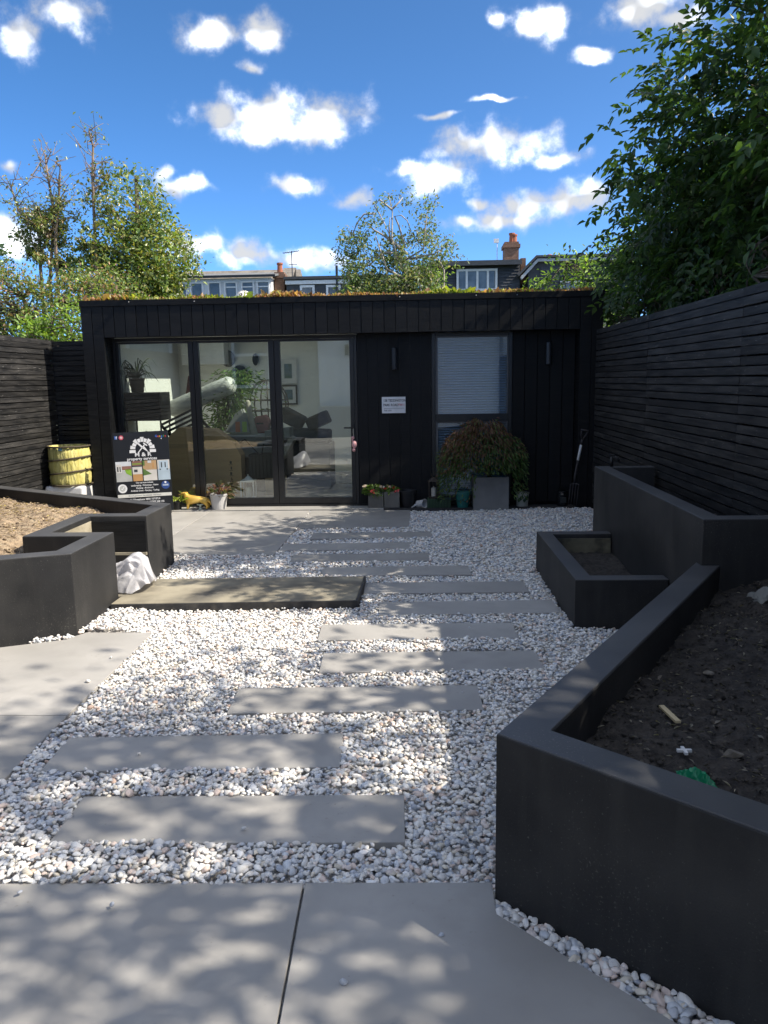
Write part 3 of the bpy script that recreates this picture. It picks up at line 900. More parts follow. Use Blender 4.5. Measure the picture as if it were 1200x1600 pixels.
# fascia boards
nb = 46; w = (X1 - X0) / nb
fb = MB().box(0, w - 0.007, 0, 0.02, 0, ZT - ZS - 0.008).mesh('fascia_board'); fb.materials.append(BLACKWOOD)
pb = MB().box(0, w - 0.007, 0, 0.02, 0, ZT - 0.008).mesh('post_board'); pb.materials.append(BLACKWOOD)
for i in range(nb):
    post = i in (0, 1, nb - 2, nb - 1)
    o = bpy.data.objects.new('post_board' if post else 'fascia_board', pb if post else fb); link(o, gr_)
    o.location = (X0 + i * w + 0.0035 + 0.9, YF - 9.4 + RNG.normal(0, 0.001), (0.0 if post else ZS) + RNG.normal(0, 0.001))
# deep side posts behind the boards
xa = X0 + 2 * w; xb = X1 - 2 * w
gpart(MB().box(X0 + 0.004, xa - 0.008, YF + 0.0215, YW + 0.1, -0.05, ZT), 'side_post', BLACKWOOD)
gpart(MB().box(xb + 0.008, X1 - 0.004, YF + 0.0215, YW + 0.1, -0.05, ZT), 'side_post', BLACKWOOD)
revb = MB().box(0, 0.006, 0, 0.098, 0, ZS - 0.002).mesh('reveal_board'); revb.materials.append(BLACKWOOD)
for k, yy in enumerate((YF + 0.022, YF + 0.124)):
    o = bpy.data.objects.new('reveal_board', revb); link(o, gr_); o.location = (xa - 0.0065 + 0.9, yy - 9.4, 0)
# wall boards
DX0, DX1 = xa, -0.72
WX0, WX1 = 0.16, 1.10


def wall_boards(a, b, n, z0, z1):
    ww = (b - a) / n
    me = MB().box(0, ww - 0.008, 0, 0.018, 0, z1 - z0).mesh('wall_board'); me.materials.append(BLACKWOOD)
    for i in range(n):
        o = bpy.data.objects.new('wall_board', me); link(o, gr_)
        o.location = (a + i * ww + 0.004 + 0.9, YW - 9.4 + RNG.normal(0, 0.0008), z0)


wall_boards(DX1 + 0.003, WX0 - 0.002, 7, 0.04, ZS - 0.002)
wall_boards(WX1 + 0.002, xb - 0.002, 5, 0.04, ZS - 0.002)
gpart(MB().box(DX1 + 0.003, WX0 - 0.002, YW + 0.019, YW + 0.12, -0.05, 2.28), 'wall_core', BLACKPL)
gpart(MB().box(WX1 + 0.002, X1 - 0.03, YW + 0.101, YW + 0.2, -0.05, 2.28), 'wall_core', BLACKPL)
gpart(MB().box(DX1, xb, 9.16, YW + 0.0, -0.08, 0.006), 'plinth', surf('dark_plinth', (0.03, 0.03, 0.031), (0.05, 0.05, 0.05), scale=8, rough=0.8))
# outer walls
gpart(MB().box(X0 + 0.005, X0 + 0.09, YW + 0.1, 12.6, -0.05, 2.28), 'side_wall', BLACKWOOD)
gpart(MB().box(X1 - 0.09, X1 - 0.005, YW + 0.2, 12.6, -0.05, 2.28), 'side_wall', BLACKWOOD)
gpart(MB().box(X0 + 0.09, X1 - 0.09, 12.5, 12.6, -0.05, 2.28), 'back_wall', BLACKWOOD)
# interior lining
gpart(MB().box(X0 + 0.092, X1 - 0.092, 9.5, 12.5, 0.0, 0.075), 'interior_floor', FLOORIN)
gpart(MB().box(X0 + 0.092, X0 + 0.112, 9.50, 12.48, 0.076, 2.25), 'interior_wall', WHITEWALL)
gpart(MB().box(X0 + 0.113, -0.47, 12.44, 12.48, 0.076, 2.25), 'interior_wall', WHITEWALL)
gpart(MB().box(-0.60, -0.50, 9.50, 12.43, 0.076, 2.25), 'interior_wall', WHITEWALL)
gpart(MB().box(X0 + 0.113, -3.25, 9.52, 12.43, 2.20, 2.245).box(-0.95, -0.605, 9.52, 12.43, 2.20, 2.245).box(-3.249, -0.951, 9.52, 9.95, 2.20, 2.245).box(-3.249, -0.951, 11.95, 12.43, 2.20, 2.245), 'ceiling', CEILM)
rl = gpart(MB().box(-3.25, -3.20, 9.95, 11.95, 2.2, 2.50).box(-1.00, -0.95, 9.95, 11.95, 2.2, 2.50).box(-3.199, -1.001, 9.95, 10.0, 2.2, 2.50).box(-3.199, -1.001, 11.9, 11.95, 2.2, 2.50), 'added_rooflight', WHITEPL)  # unseen opening added in the roof to brighten the room inside
MB().box(-3.22, -0.98, 9.98, 11.92, 2.502, 2.512).build('added_rooflight_pane', ADDED_ROOFGLASS, rl)
# doors: outer frame > leaves > glass
dr = gpart(MB().box(DX0, DX0 + 0.035, YD - 0.02, YD + 0.06, 0.015, 2.044).box(DX1 - 0.035, DX1, YD - 0.02, YD + 0.06, 0.015, 2.044)
           .box(DX0 + 0.036, DX1 - 0.036, YD - 0.02, YD + 0.06, 2.004, 2.044).box(DX0 + 0.036, DX1 - 0.036, YD - 0.03, YD + 0.06, 0.0, 0.035), 'door_frame', ALU, bevel=0.002, seg=1)
for (ga, gb, la, lb) in ((-3.56, -2.728, DX0 + 0.037, -2.668), (-2.605, -1.767, -2.664, -1.70), (-1.63, -0.807, -1.696, DX1 - 0.037)):
    lf = MB().box(la, ga, YD - 0.012, YD + 0.05, 0.04, 2.0).box(gb, lb, YD - 0.012, YD + 0.05, 0.04, 2.0)
    lf.box(ga, gb, YD - 0.011, YD + 0.049, 0.04, 0.115).box(ga, gb, YD - 0.011, YD + 0.049, 1.975, 2.0)
    o = lf.build('door_leaf', ALU, dr, bevel=0.002, seg=1)
    MB().box(ga, gb, YD + 0.010, YD + 0.022, 0.115, 1.975).build('glass_pane', GLASS, dr)
MB().box(-0.788, -0.768, YD - 0.022, YD - 0.0125, 0.84, 1.02).tube([(-0.775, YD - 0.022, 0.955), (-0.775, YD - 0.06, 0.955), (-0.79, YD - 0.066, 0.955), (-0.885, YD - 0.066, 0.955)], 0.009, 8).build('door_handle', BLACKMET, dr, bevel=0.001, seg=1)
# window
wf = gpart(MB().box(WX0, WX0 + 0.045, YW - 0.012, YW + 0.06, 0.06, 2.043).box(WX1 - 0.045, WX1, YW - 0.012, YW + 0.06, 0.06, 2.043)
           .box(WX0 + 0.046, WX1 - 0.046, YW - 0.012, YW + 0.06, 2.005, 2.043).box(WX0 + 0.046, WX1 - 0.046, YW - 0.012, YW + 0.06, 1.012, 1.100)
           .box(WX0 + 0.046, WX1 - 0.046, YW - 0.012, YW + 0.06, 0.06, 0.13), 'window_frame', ALU, bevel=0.002, seg=1)
greyf = flat('grey_window_liner', (0.10, 0.105, 0.11), 0.5)
for (za, zb) in ((0.13, 1.012), (1.100, 2.005)):
    MB().box(WX0 + 0.0465, WX1 - 0.0465, YW + 0.012, YW + 0.022, za, zb).build('window_pane', WGLASS, wf)
    MB().box(WX0 + 0.047, WX0 + 0.072, YW + 0.001, YW + 0.011, za, zb).box(WX1 - 0.060, WX1 - 0.047, YW + 0.001, YW + 0.011, za, zb).box(WX0 + 0.073, WX1 - 0.061, YW + 0.001, YW + 0.011, zb - 0.02, zb).build('glazing_bead', greyf, wf)
slatm = MB().add([(0, -0.011, -0.008), (0.84, -0.011, -0.008), (0.84, 0.0, 0.002), (0, 0.0, 0.002), (0.84, 0.011, 0.008), (0, 0.011, 0.008)], [(0, 1, 2, 3), (3, 2, 4, 5)]).mesh('blind_slat')
slatm.materials.append(surf('blind_slat', (0.52, 0.58, 0.66), (0.60, 0.66, 0.73), scale=5, rough=0.55))
for k in range(62):
    o = bpy.data.objects.new('blind_slat', slatm); link(o, wf); o.location = (WX0 + 0.05, YW + 0.085, 0.14 + k * 0.030)
    o.matrix_parent_inverse = Matrix.Identity(4)
gpart(MB().box(-0.495, X1 - 0.1, 10.4, 10.45, 0.08, 2.25), 'interior_wall', WHITEWALL)

# sedum on the roof edge
def sedum():
    n = 15000
    x = RNG.uniform(X0 + 0.02, X1 - 0.02, n); y = RNG.uniform(YF + 0.005, YF + 0.55, n) ** 1.0
    zone = np.sin(x * 2.1 + 0.4) + 0.6 * np.sin(x * 5.3) + RNG.normal(0, 0.45, n)
    h = 0.035 * np.exp(RNG.normal(0, 0.35, n)) * (0.8 + 0.5 * np.clip(np.sin(x * 3.1), 0, 1)) + 0.02 * (RNG.random(n) < 0.05)
    P = np.stack([x, y, 2.445 + RNG.uniform(0, 0.022, n) + 0.012 * np.sin(x * 7)], 1)
    a = RNG.uniform(0, 6.28, n)
    D = np.stack([np.cos(a) * 0.6, np.sin(a) * 0.6, RNG.uniform(0.3, 1.3, n)], 1)
    Nn = np.stack([RNG.normal(0, 1, n), RNG.normal(0, 1, n), RNG.normal(0.3, 1, n)], 1)
    green = np.array([(0.20, 0.24, 0.035), (0.28, 0.29, 0.05), (0.13, 0.18, 0.03)]); red = np.array([(0.26, 0.12, 0.06), (0.33, 0.20, 0.10), (0.21, 0.11, 0.06), (0.27, 0.23, 0.09)])
    c = np.where((zone > 0.05 + 0.55 * (x > -2.6))[:, None], green[RNG.integers(0, 3, n)], red[RNG.integers(0, 4, n)])
    o = leaves('sedum', P, D, Nn, h, h * 0.6, c * np.exp(RNG.normal(0, 0.25, (n, 1))), LEAF)
    tag(o, 'green and rusty red sedum growing along the flat roof edge', 'sedum', kind='stuff')


sedum()
tag(MB().box(X0 + 0.031, -3.25, YF + 0.03, 12.55, 2.406, 2.446).box(-0.95, X1 - 0.031, YF + 0.03, 12.55, 2.406, 2.446).box(-3.249, -0.951, YF + 0.03, 9.95, 2.406, 2.446).box(-3.249, -0.951, 11.95, 12.55, 2.406, 2.446).build('roof_soil', surf('roof_substrate', (0.09, 0.07, 0.04), (0.16, 0.13, 0.06), scale=14, rough=0.95)), 'thin brown growing layer on the garden room roof', 'soil', kind='stuff')
for (x, z) in ((-3.31, 2.437), (-2.55, 2.43), (-0.2, 2.432), (0.66, 2.433), (1.12, 2.43)):
    gpart(MB().ball((x, YF - 0.0125, z), 0.006, 8, 6), 'screw_head', flat('galvanised_screw', (0.5, 0.5, 0.5), 0.4))

# ================================================================== HOUSE BEHIND THE VIEWER (seen in the glass)
hb = empty('house', (-2, -3.4, 0), label='pale brick house with white extension seen only as a reflection in the doors', cat='house')
stock = surf('pale_stock_brick', (0.30, 0.25, 0.17), (0.42, 0.36, 0.26), scale=4, stretch=(1, 1, 4), rough=0.9)
part(MB().box(-10, -2.75, -9, -3.4, -0.1, 3.6), 'brick_wall', stock, hb)
part(MB().box(-2.74, 4.2, -9, -3.1, -0.1, 3.0), 'extension', surf('white_house_render', (0.70, 0.70, 0.69), (0.75, 0.75, 0.74), scale=3, rough=0.85), hb)
rf_ = part(MB().add([(-10.3, -9.3, 3.61), (-2.7, -9.3, 3.61), (-2.7, -3.2, 3.61), (-10.3, -3.2, 3.61), (-10.3, -6.2, 5.0), (-2.7, -6.2, 5.0)], [(0, 1, 5, 4), (2, 3, 4, 5), (0, 4, 3), (1, 2, 5), (0, 3, 2, 1)]), 'roof', ROOFT, hb)
for (xa_, xb_, za_, zb_) in ((-5.2, -4.1, 1.35, 3.2), (-8.2, -6.9, 1.0, 3.2)):
    yy = -3.4 if xa_ < -2 else -4.6
    fr = part(MB().box(xa_, xb_, yy + 0.002, yy + 0.05, za_, za_ + 0.09).box(xa_, xb_, yy + 0.002, yy + 0.05, zb_ - 0.09, zb_).box(xa_, xa_ + 0.09, yy + 0.002, yy + 0.05, za_ + 0.091, zb_ - 0.091)
              .box(xb_ - 0.09, xb_, yy + 0.002, yy + 0.05, za_ + 0.091, zb_ - 0.091).box(xa_ + 0.091, xb_ - 0.091, yy + 0.002, yy + 0.05, (za_ + zb_) / 2 - 0.04, (za_ + zb_) / 2 + 0.04), 'window', WHITEPAINT, hb)
    MB().box(xa_ + 0.09, xb_ - 0.09, yy + 0.001, yy + 0.012, za_ + 0.09, zb_ - 0.09).build('pane', FARGLASS, fr).matrix_parent_inverse = Matrix.Translation(-Vector(hb.location))
    fr.matrix_parent_inverse = Matrix.Translation(-Vector(hb.location))
for ch in hb.children:                        # sub-parts were built in world axes as well
    for gch in ch.children: gch.matrix_parent_inverse = Matrix.Identity(4)
part(MB().box(-2.74, -1.0, -3.09, -2.6, -0.1, 0.84), 'low_wall', flat('grey_low_wall', (0.25, 0.25, 0.26), 0.8), hb)
part(MB().box(-2.0, -1.9, -3.095, -2.99, 2.2, 2.5), 'wall_lamp', BLACKMET, hb)
part(MB().box(2.2, 2.3, -3.095, -3.0, 0.0, 2.98), 'drainpipe', flat('grey_pipe', (0.3, 0.3, 0.3), 0.5), hb)

# ================================================================== FAR HOUSES
def window(parent, x0, x1, z0, z1, y, bars=(), fw_=0.07, tm=None):
    """white framed window on a wall that faces -y"""
    mb = MB().box(x0, x1, y - 0.08, y - 0.002, z0, z0 + fw_).box(x0, x1, y - 0.08, y - 0.002, z1 - fw_, z1).box(x0, x0 + fw_, y - 0.08, y - 0.002, z0 + fw_ + .001, z1 - fw_ - .001).box(x1 - fw_, x1, y - 0.08, y - 0.002, z0 + fw_ + .001, z1 - fw_ - .001)
    for b in bars: mb.box(b - 0.045, b + 0.045, y - 0.078, y - 0.003, z0 + fw_ + .001, z1 - fw_ - .001)
    if tm: mb.box(x0 + fw_, x1 - fw_, y - 0.07, y - 0.004, tm - 0.025, tm + 0.025)
    o = part(mb, 'window', WHITEPAINT, parent)
    xs_ = [x0 + fw_] + [b for b in bars] + [x1 - fw_]
    for a, b in zip(xs_[:-1], xs_[1:]):
        MB().box(a + 0.03, b - 0.03, y - 0.03, y - 0.0015, z0 + fw_, z1 - fw_).build('pane', FARGLASS, o)
    return o


def boards(parent, x0, x1, z0, z1, y, pitch, mat, name='cladding_board'):
    n = int((z1 - z0) / pitch)
    me = MB().add([(x0, -0.045, 0), (x1, -0.045, 0), (x1, -0.012, pitch), (x0, -0.012, pitch), (x0, 0, 0), (x1, 0, 0)], [(0, 1, 2, 3), (4, 5, 1, 0)]).mesh(name)
    me.materials.append(mat)
    for i in range(n):
        o = bpy.data.objects.new(name, me); link(o, parent); o.location = (-parent.location.x, y - parent.location.y, z0 + i * pitch)


def chimney(parent, x0, x1, y0, y1, z0, z1, pots, mat=BRICK):
    c = part(MB().box(x0, x1, y0, y1, z0, z1 - 0.25).box(x0 - 0.06, x1 + 0.06, y0 - 0.06, y1 + 0.06, z1 - 0.249, z1 - 0.1).box(x0, x1, y0, y1, z1 - 0.099, z1), 'chimney', mat, parent)
    for (px, h) in pots:
        MB().lathe((px, (y0 + y1) / 2, z1 + 0.001), [(0.13, 0), (0.11, h * 0.8), (0.14, h * 0.82), (0.14, h)], 12).build('chimney_pot', TERRA, c, smooth=False)
    return c


# white dormer house
h1 = empty('house', (-8.5, 35, 0), label='white house far left with a row of windows under a grey tiled roof', cat='house')
part(MB().box(-14.5, -5.85, 35.3, 44, -0.1, 5.0), 'wall', stock, h1)
wr = surf('white_painted_boards', (0.62, 0.63, 0.64), (0.70, 0.70, 0.70), scale=3, rough=0.7)
part(MB().box(-12.5, -6.35, 35.0, 38.0, 5.01, 6.0), 'dormer_wall', wr, h1)
part(MB().add([(-13, 34.7, 6.02), (-6.1, 34.7, 6.02), (-6.1, 38.6, 6.62), (-13, 38.6, 6.62), (-13, 34.7, 6.10), (-6.1, 34.7, 6.10), (-6.1, 38.6, 6.70), (-13, 38.6, 6.70)],
              [(0, 3, 2, 1), (4, 5, 6, 7), (0, 1, 5, 4), (1, 2, 6, 5), (2, 3, 7, 6), (3, 0, 4, 7)]), 'dormer_roof', flat('grey_felt_roof', (0.17, 0.175, 0.175), 0.9), h1)
part(MB().box(-13, -6.1, 34.66, 34.695, 5.99, 6.09), 'gutter', BLACKPL, h1)
part(MB().add([(-14.6, 38.4, 6.2), (-5.7, 38.4, 6.2), (-5.7, 39.6, 6.95), (-14.6, 39.6, 6.95), (-14.6, 44.2, 5.0), (-5.7, 44.2, 5.0)], [(0, 1, 2, 3), (3, 2, 5, 4), (0, 3, 4), (1, 5, 2), (0, 4, 5, 1)]), 'main_roof', ROOFT, h1)
part(MB().add([(-6.34, 35.1, 5.0), (-5.75, 35.1, 5.0), (-5.75, 38.4, 6.85), (-6.34, 38.4, 6.85)], [(0, 1, 2, 3)]).box(-6.34, -5.75, 38.41, 38.6, 5.0, 6.86), 'side_roof', ROOFT, h1)
for k, xw in enumerate((-12.2, -11.4, -10.6, -9.9, -9.12, -8.40, -7.66, -6.98)):
    window(h1, xw, xw + 0.58, 4.95, 5.86, 35.0, fw_=0.06, tm=5.62 if k > 4 else None)
chimney(h1, -6.30, -5.86, 35.6, 36.1, 4.8, 6.30, [(-6.08, 0.42)])
ae = empty('roof_aerial', (-5.62, 36.4, 5.2), label='television aerial on a pole beside the far white house', cat='aerial')
part(MB().tube([(-5.62, 36.4, 5.2), (-5.62, 36.4, 7.3)], 0.022, 6), 'pole', BLACKMET, ae)
part(MB().tube([(-6.02, 36.4, 7.22), (-5.25, 36.4, 7.30)], 0.016, 6).tube([(-5.75, 36.4, 6.72), (-5.38, 36.4, 6.72)], 0.014, 6), 'boom', BLACKMET, ae)
for k in range(8):
    xx = -5.98 + k * 0.1
    part(MB().tube([(xx, 36.2, 7.225 + k * 0.0103), (xx, 36.6, 7.225 + k * 0.0103)], 0.008, 5), 'element', BLACKMET, ae)
# dark flat-roofed dormer with two windows
h2 = empty('house', (-4.3, 35, 0), label='dark house with a flat roof and two small white windows, left of the twisted tree', cat='house')
part(MB().box(-5.66, -1.2, 35.4, 43, -0.1, 5.9), 'wall', SLATE, h2)
part(MB().box(-5.70, -1.1, 35.2, 35.39, 4.6, 5.78), 'dormer_front', SLATE, h2)
part(MB().box(-5.74, -1.0, 35.08, 35.19, 5.70, 5.86), 'fascia', WHITEPAINT, h2)
part(MB().box(-5.80, -0.95, 35.0, 43.2, 5.901, 6.02), 'roof', flat('dark_felt', (0.06, 0.062, 0.066), 0.9), h2)
window(h2, -5.11, -4.47, 4.95, 5.66, 35.2, fw_=0.10)
window(h2, -3.97, -3.33, 4.93, 5.65, 35.2, fw_=0.10)
part(MB().tube([(-3.48, 35.1, 5.0), (-3.48, 35.1, 6.45)], 0.055, 8), 'soil_pipe', BLACKMET, h2)
# dark dormer with a four-part window
h3 = empty('house', (2.7, 35, 0), label='dark clad house with a four-pane white window and brick chimney', cat='house')
part(MB().box(0.2, 4.45, 35.4, 43, -0.1, 6.4), 'wall', SLATE, h3)
boards(h3, 0.6, 4.42, 4.6, 6.36, 35.38, 0.125, SLATE)
part(MB().box(0.5, 4.46, 34.9, 43.1, 6.401, 6.49), 'roof', flat('lead_grey_roof', (0.20, 0.21, 0.22), 0.6), h3)
part(MB().box(0.5, 4.46, 34.86, 34.899, 6.30, 6.50), 'fascia', SLATE, h3)
window(h3, 1.70, 3.46, 5.28, 6.20, 35.30, bars=(2.14, 2.60, 3.05), fw_=0.09)
net = flat('net_curtain', (0.42, 0.44, 0.44), 0.9)
part(MB().box(1.79, 3.37, 35.3005, 35.33, 5.3, 6.15), 'curtain', net, h3)
chimney(h3, 3.84, 4.46, 36.0, 36.8, 6.0, 7.42, [(4.20, 0.42), (4.30, 0.36)])
part(MB().tube([(3.55, 36.4, 6.4), (3.55, 36.4, 7.45)], 0.02, 6).box(3.40, 3.62, 36.35, 36.45, 7.45, 7.62), 'satellite_aerial', WHITEPAINT, h3)
# dark gabled dormer right
h4 = empty('house', (6.2, 35, 0), label='dark clad house with a sloping white verge, partly behind the right-hand trees', cat='house')
part(MB().add([(4.75, 35.0, 4), (9.5, 35.0, 4), (9.5, 35.0, 6.42), (5.2, 35.0, 6.42), (4.75, 35.0, 6.05), (4.75, 40, 4), (9.5, 40, 4), (9.5, 40, 6.42), (5.2, 40, 6.42), (4.75, 40, 6.05)],
              [(0, 1, 2, 3, 4), (9, 8, 7, 6, 5), (0, 5, 6, 1), (1, 6, 7, 2), (2, 7, 8, 3), (3, 8, 9, 4), (4, 9, 5, 0)]), 'dormer_wall', SLATE, h4)
part(MB().box(4.75, 9.5, 35.2, 42, -0.1, 3.99), 'wall', stock, h4)
boards(h4, 5.25, 9.4, 4.4, 6.2, 34.99, 0.125, SLATE)
part(MB().xzprism([(4.45, 5.66), (5.12, 6.38), (9.6, 6.38), (9.6, 6.50), (5.08, 6.50), (4.38, 5.76)], 34.7, 34.94), 'verge_board', flat('grey_white_verge', (0.45, 0.47, 0.50), 0.6), h4)
part(MB().xzprism([(4.30, 5.78), (5.06, 6.53), (9.7, 6.53), (9.7, 6.62), (5.02, 6.62), (4.24, 5.86)], 34.6, 40.2), 'roof', flat('dark_roof_edge', (0.06, 0.062, 0.066), 0.8), h4)
for xr in (5.8, 7.2):
    part(MB().lathe((xr, 36, 6.62), [(0.12, 0), (0.1, 0.1), (0.16, 0.12), (0.1, 0.22)], 10), 'ridge_pot', TERRA, h4)
part(MB().box(4.5, 4.72, 35.6, 36.4, 5.6, 6.66), 'party_wall', BRICK, h4)
window(h4, 6.1, 6.9, 4.7, 5.6, 34.94, fw_=0.09)

# ================================================================== INSIDE THE GARDEN ROOM
def thing(mb, name, mat, label, cat, group=None, **k):
    o = mb.build(name, mat, **k)
    return tag(o, label, cat, group)


def obox(c, u, v, w):
    """box from centre and three half-axis vectors"""
    c, u, v, w = map(Vector, (c, u, v, w))
    V = [c + a * u + b * v + d * w for d in (-1, 1) for b in (-1, 1) for a in (-1, 1)]
    return MB().add(V, [(0, 2, 3, 1), (4, 5, 7, 6), (0, 1, 5, 4), (1, 3, 7, 5), (3, 2, 6, 7), (2, 0, 4, 6)])


FZ = 0.076
du = empty('drawer_unit', (-3.55, 10.1, FZ), label='black drawer unit on thin legs behind the leftmost glass door', cat='drawer unit')
part(MB().box(-3.76, -3.28, 9.95, 10.35, 1.04, 1.40), 'cabinet', BLACKPL, du, bevel=0.004)
for k in range(3): part(MB().box(-3.75, -3.29, 9.938, 9.949, 1.05 + k * 0.117, 1.155 + k * 0.117), 'drawer_front', BLACKWOOD, du)
for (x, y) in ((-3.74, 9.97), (-3.30, 9.97), (-3.74, 10.33), (-3.30, 10.33)): part(MB().tube([(x, y, FZ), (x, y, 1.039)], 0.011, 6), 'leg', BLACKMET, du)
sp_ = empty('potted_plant', (-3.63, 10.13, 1.402), label='spider plant in a ribbed pot on the black drawer unit', cat='potted plant')
part(MB().lathe((-3.63, 10.13, 1.402), [(0.075, 0), (0.085, 0.03), (0.08, 0.05), (0.095, 0.1), (0.09, 0.12), (0.102, 0.18), (0.09, 0.18)], 24), 'pot', flat('clay_ribbed_pot', (0.13, 0.085, 0.05), 0.7), sp_, smooth=True)
mb = MB()
for k in range(46):
    a = RNG.uniform(0, 6.28); r = RNG.uniform(0.15, 0.38); h = RNG.uniform(0.05, 0.30); dr_ = RNG.uniform(0.0, 0.25)
    pts = [(-3.63 + math.cos(a) * r * t, 10.13 + math.sin(a) * r * t * 0.6, 1.57 + h * math.sin(t * 2.2) - dr_ * t * t * t) for t in np.linspace(0, 1, 6)]
    pts = [(max(p[0], -3.76), p[1], p[2]) for p in pts]
    mb.tube(pts, [0.006, 0.007, 0.007, 0.006, 0.004, 0.001], 4)
part(mb, 'foliage', flat('spider_plant_green', (0.045, 0.075, 0.03), 0.5), sp_)
thing(MB().box(-3.62, -2.96, 12.1, 12.435, 1.79, 2.19), 'wall_cabinet', WHITEPL, 'white cabinet hanging on the back wall of the garden room', 'cabinet', bevel=0.004)
mb = MB()
for k in range(5): mb.tube([(-3.60 + k * 0.025, 12.40, 1.62 - 0.03 * k), (-3.66 + k * 0.04, 12.39, 1.30 + 0.02 * k)], 0.02, 6)
thing(mb, 'hanging_bag', flat('dark_red_cloth', (0.12, 0.03, 0.025), 0.8), 'dark red straps hanging on the white wall inside', 'bag')
# plastic wrapped roll
film = surf('milky_plastic_film', (0.50, 0.52, 0.50), (0.66, 0.67, 0.65), scale=6, stretch=(1, 5, 5), rough=0.3, bump=0.5, bscale=10)
a_, b_ = Vector((-3.42, 10.75, 1.14)), Vector((-2.44, 10.45, 1.50))
pts = [a_.lerp(b_, t) for t in (0, 0.02, 0.06, 0.3, 0.5, 0.7, 0.94, 0.98, 1)]
thing(MB().tube(pts, [0.03, 0.09, 0.118, 0.122, 0.119, 0.124, 0.118, 0.09, 0.03], 18), 'wrapped_roll', film, 'long roll wrapped in white plastic leaning across the room', 'roll', smooth=True)
lg = empty('folded_lounger', (-2.95, 10.25, FZ), label='folded black slatted lounger leaning below the plastic-wrapped roll', cat='lounger')
for k in range(9):
    t = k / 8
    part(obox((-3.16 + 0.30 * t, 10.2, 1.02 - 0.36 * t + 0.05), (0.22, 0, 0.10), (0, 0.012, 0.0), (-0.006, 0, 0.014)), 'slat', BLACKMET, lg)
for s in (-1, 1): part(obox((-3.01 + s * 0.215, 10.23, 0.88 + s * 0.1), (0.16, 0, -0.19), (0, 0.012, 0), (0.012, 0, 0.010)), 'frame', BLACKMET, lg)
# black leaf wall art
mbx = MB()
for (x, z, r, sq) in ((-3.05, 1.88, 0.11, 1.2), (-2.88, 1.66, 0.13, 0.9), (-3.02, 1.55, 0.10, 0.8), (-2.62, 1.86, 0.05, 1.9), (-2.75, 1.60, 0.06, 1.4)):
    mbx.ball((x + 0.08, 12.40, z), r, 14, 8, (1.0, 0.12, sq))
thing(mbx, 'wall_art', BLACKPL, 'black leaf-shaped wall art on the back wall of the room', 'wall art', smooth=True)
# bushy bamboo plant
bp_ = empty('potted_plant', (-2.66, 10.75, FZ), label='bushy green plant standing in the middle of the crowded room', cat='potted plant')
part(MB().lathe((-2.66, 10.75, FZ), [(0.14, 0), (0.17, 0.3), (0.18, 0.31), (0.16, 0.31)], 18), 'pot', BLACKPL, bp_)
n = 2600
ph = RNG.uniform(0, 6.28, n); rr = np.abs(RNG.normal(0, 0.17, n)); zz = 0.75 + RNG.beta(1.6, 1.6, n) * 0.95
P = np.stack([-2.62 + rr * np.cos(ph) + 0.28 * (zz - 1.0), 10.75 + rr * np.sin(ph), zz], 1)
D = np.stack([np.cos(ph), np.sin(ph), RNG.normal(-0.3, 0.5, n)], 1)
o = leaves('foliage', P, D, RNG.normal(0, 1, (n, 3)), 0.075, 0.02, leafcols(n, [(0.06, 0.12, 0.035), (0.10, 0.16, 0.06), (0.13, 0.17, 0.09)], 0.3), LEAF, bp_)
o.matrix_parent_inverse = Matrix.Translation(-Vector(bp_.location))
mb = MB()
for k in range(12):
    a = RNG.uniform(0, 6.28); mb.tube([(-2.66 + 0.05 * math.cos(a), 10.75 + 0.05 * math.sin(a), 0.38), (-2.6 + 0.18 * math.cos(a), 10.75 + 0.18 * math.sin(a), 1.5)], [0.008, 0.003], 5)
part(mb, 'stem', flat('cane', (0.12, 0.13, 0.05), 0.6), bp_)
# framed pictures
for (x0, x1, z0, z1, fm, lab) in ((-2.17, -1.90, 1.48, 1.86, WHITEPL, 'white framed picture, upper of the two on the back wall'), (-2.17, -1.90, 1.15, 1.46, BLACKPL, 'black framed picture, lower of the two on the back wall')):
    e_ = empty('framed_picture', ((x0 + x1) / 2, 12.42, z0), label=lab, cat='picture')
    part(MB().box(x0, x1, 12.405, 12.435, z0, z0 + 0.025).box(x0, x1, 12.405, 12.435, z1 - 0.025, z1).box(x0, x0 + 0.025, 12.405, 12.435, z0 + 0.0255, z1 - 0.0255).box(x1 - 0.025, x1, 12.405, 12.435, z0 + 0.0255, z1 - 0.0255), 'frame', fm, e_)
    part(MB().box(x0 + 0.025, x1 - 0.025, 12.415, 12.43, z0 + 0.025, z1 - 0.025), 'mount', WHITEPL, e_)
    part(MB().box(x0 + 0.075, x1 - 0.075, 12.409, 12.4145, z0 + 0.08, z1 - 0.075), 'print', surf('green_print', (0.03, 0.10, 0.07), (0.06, 0.14, 0.22), scale=14, rough=0.5), e_)
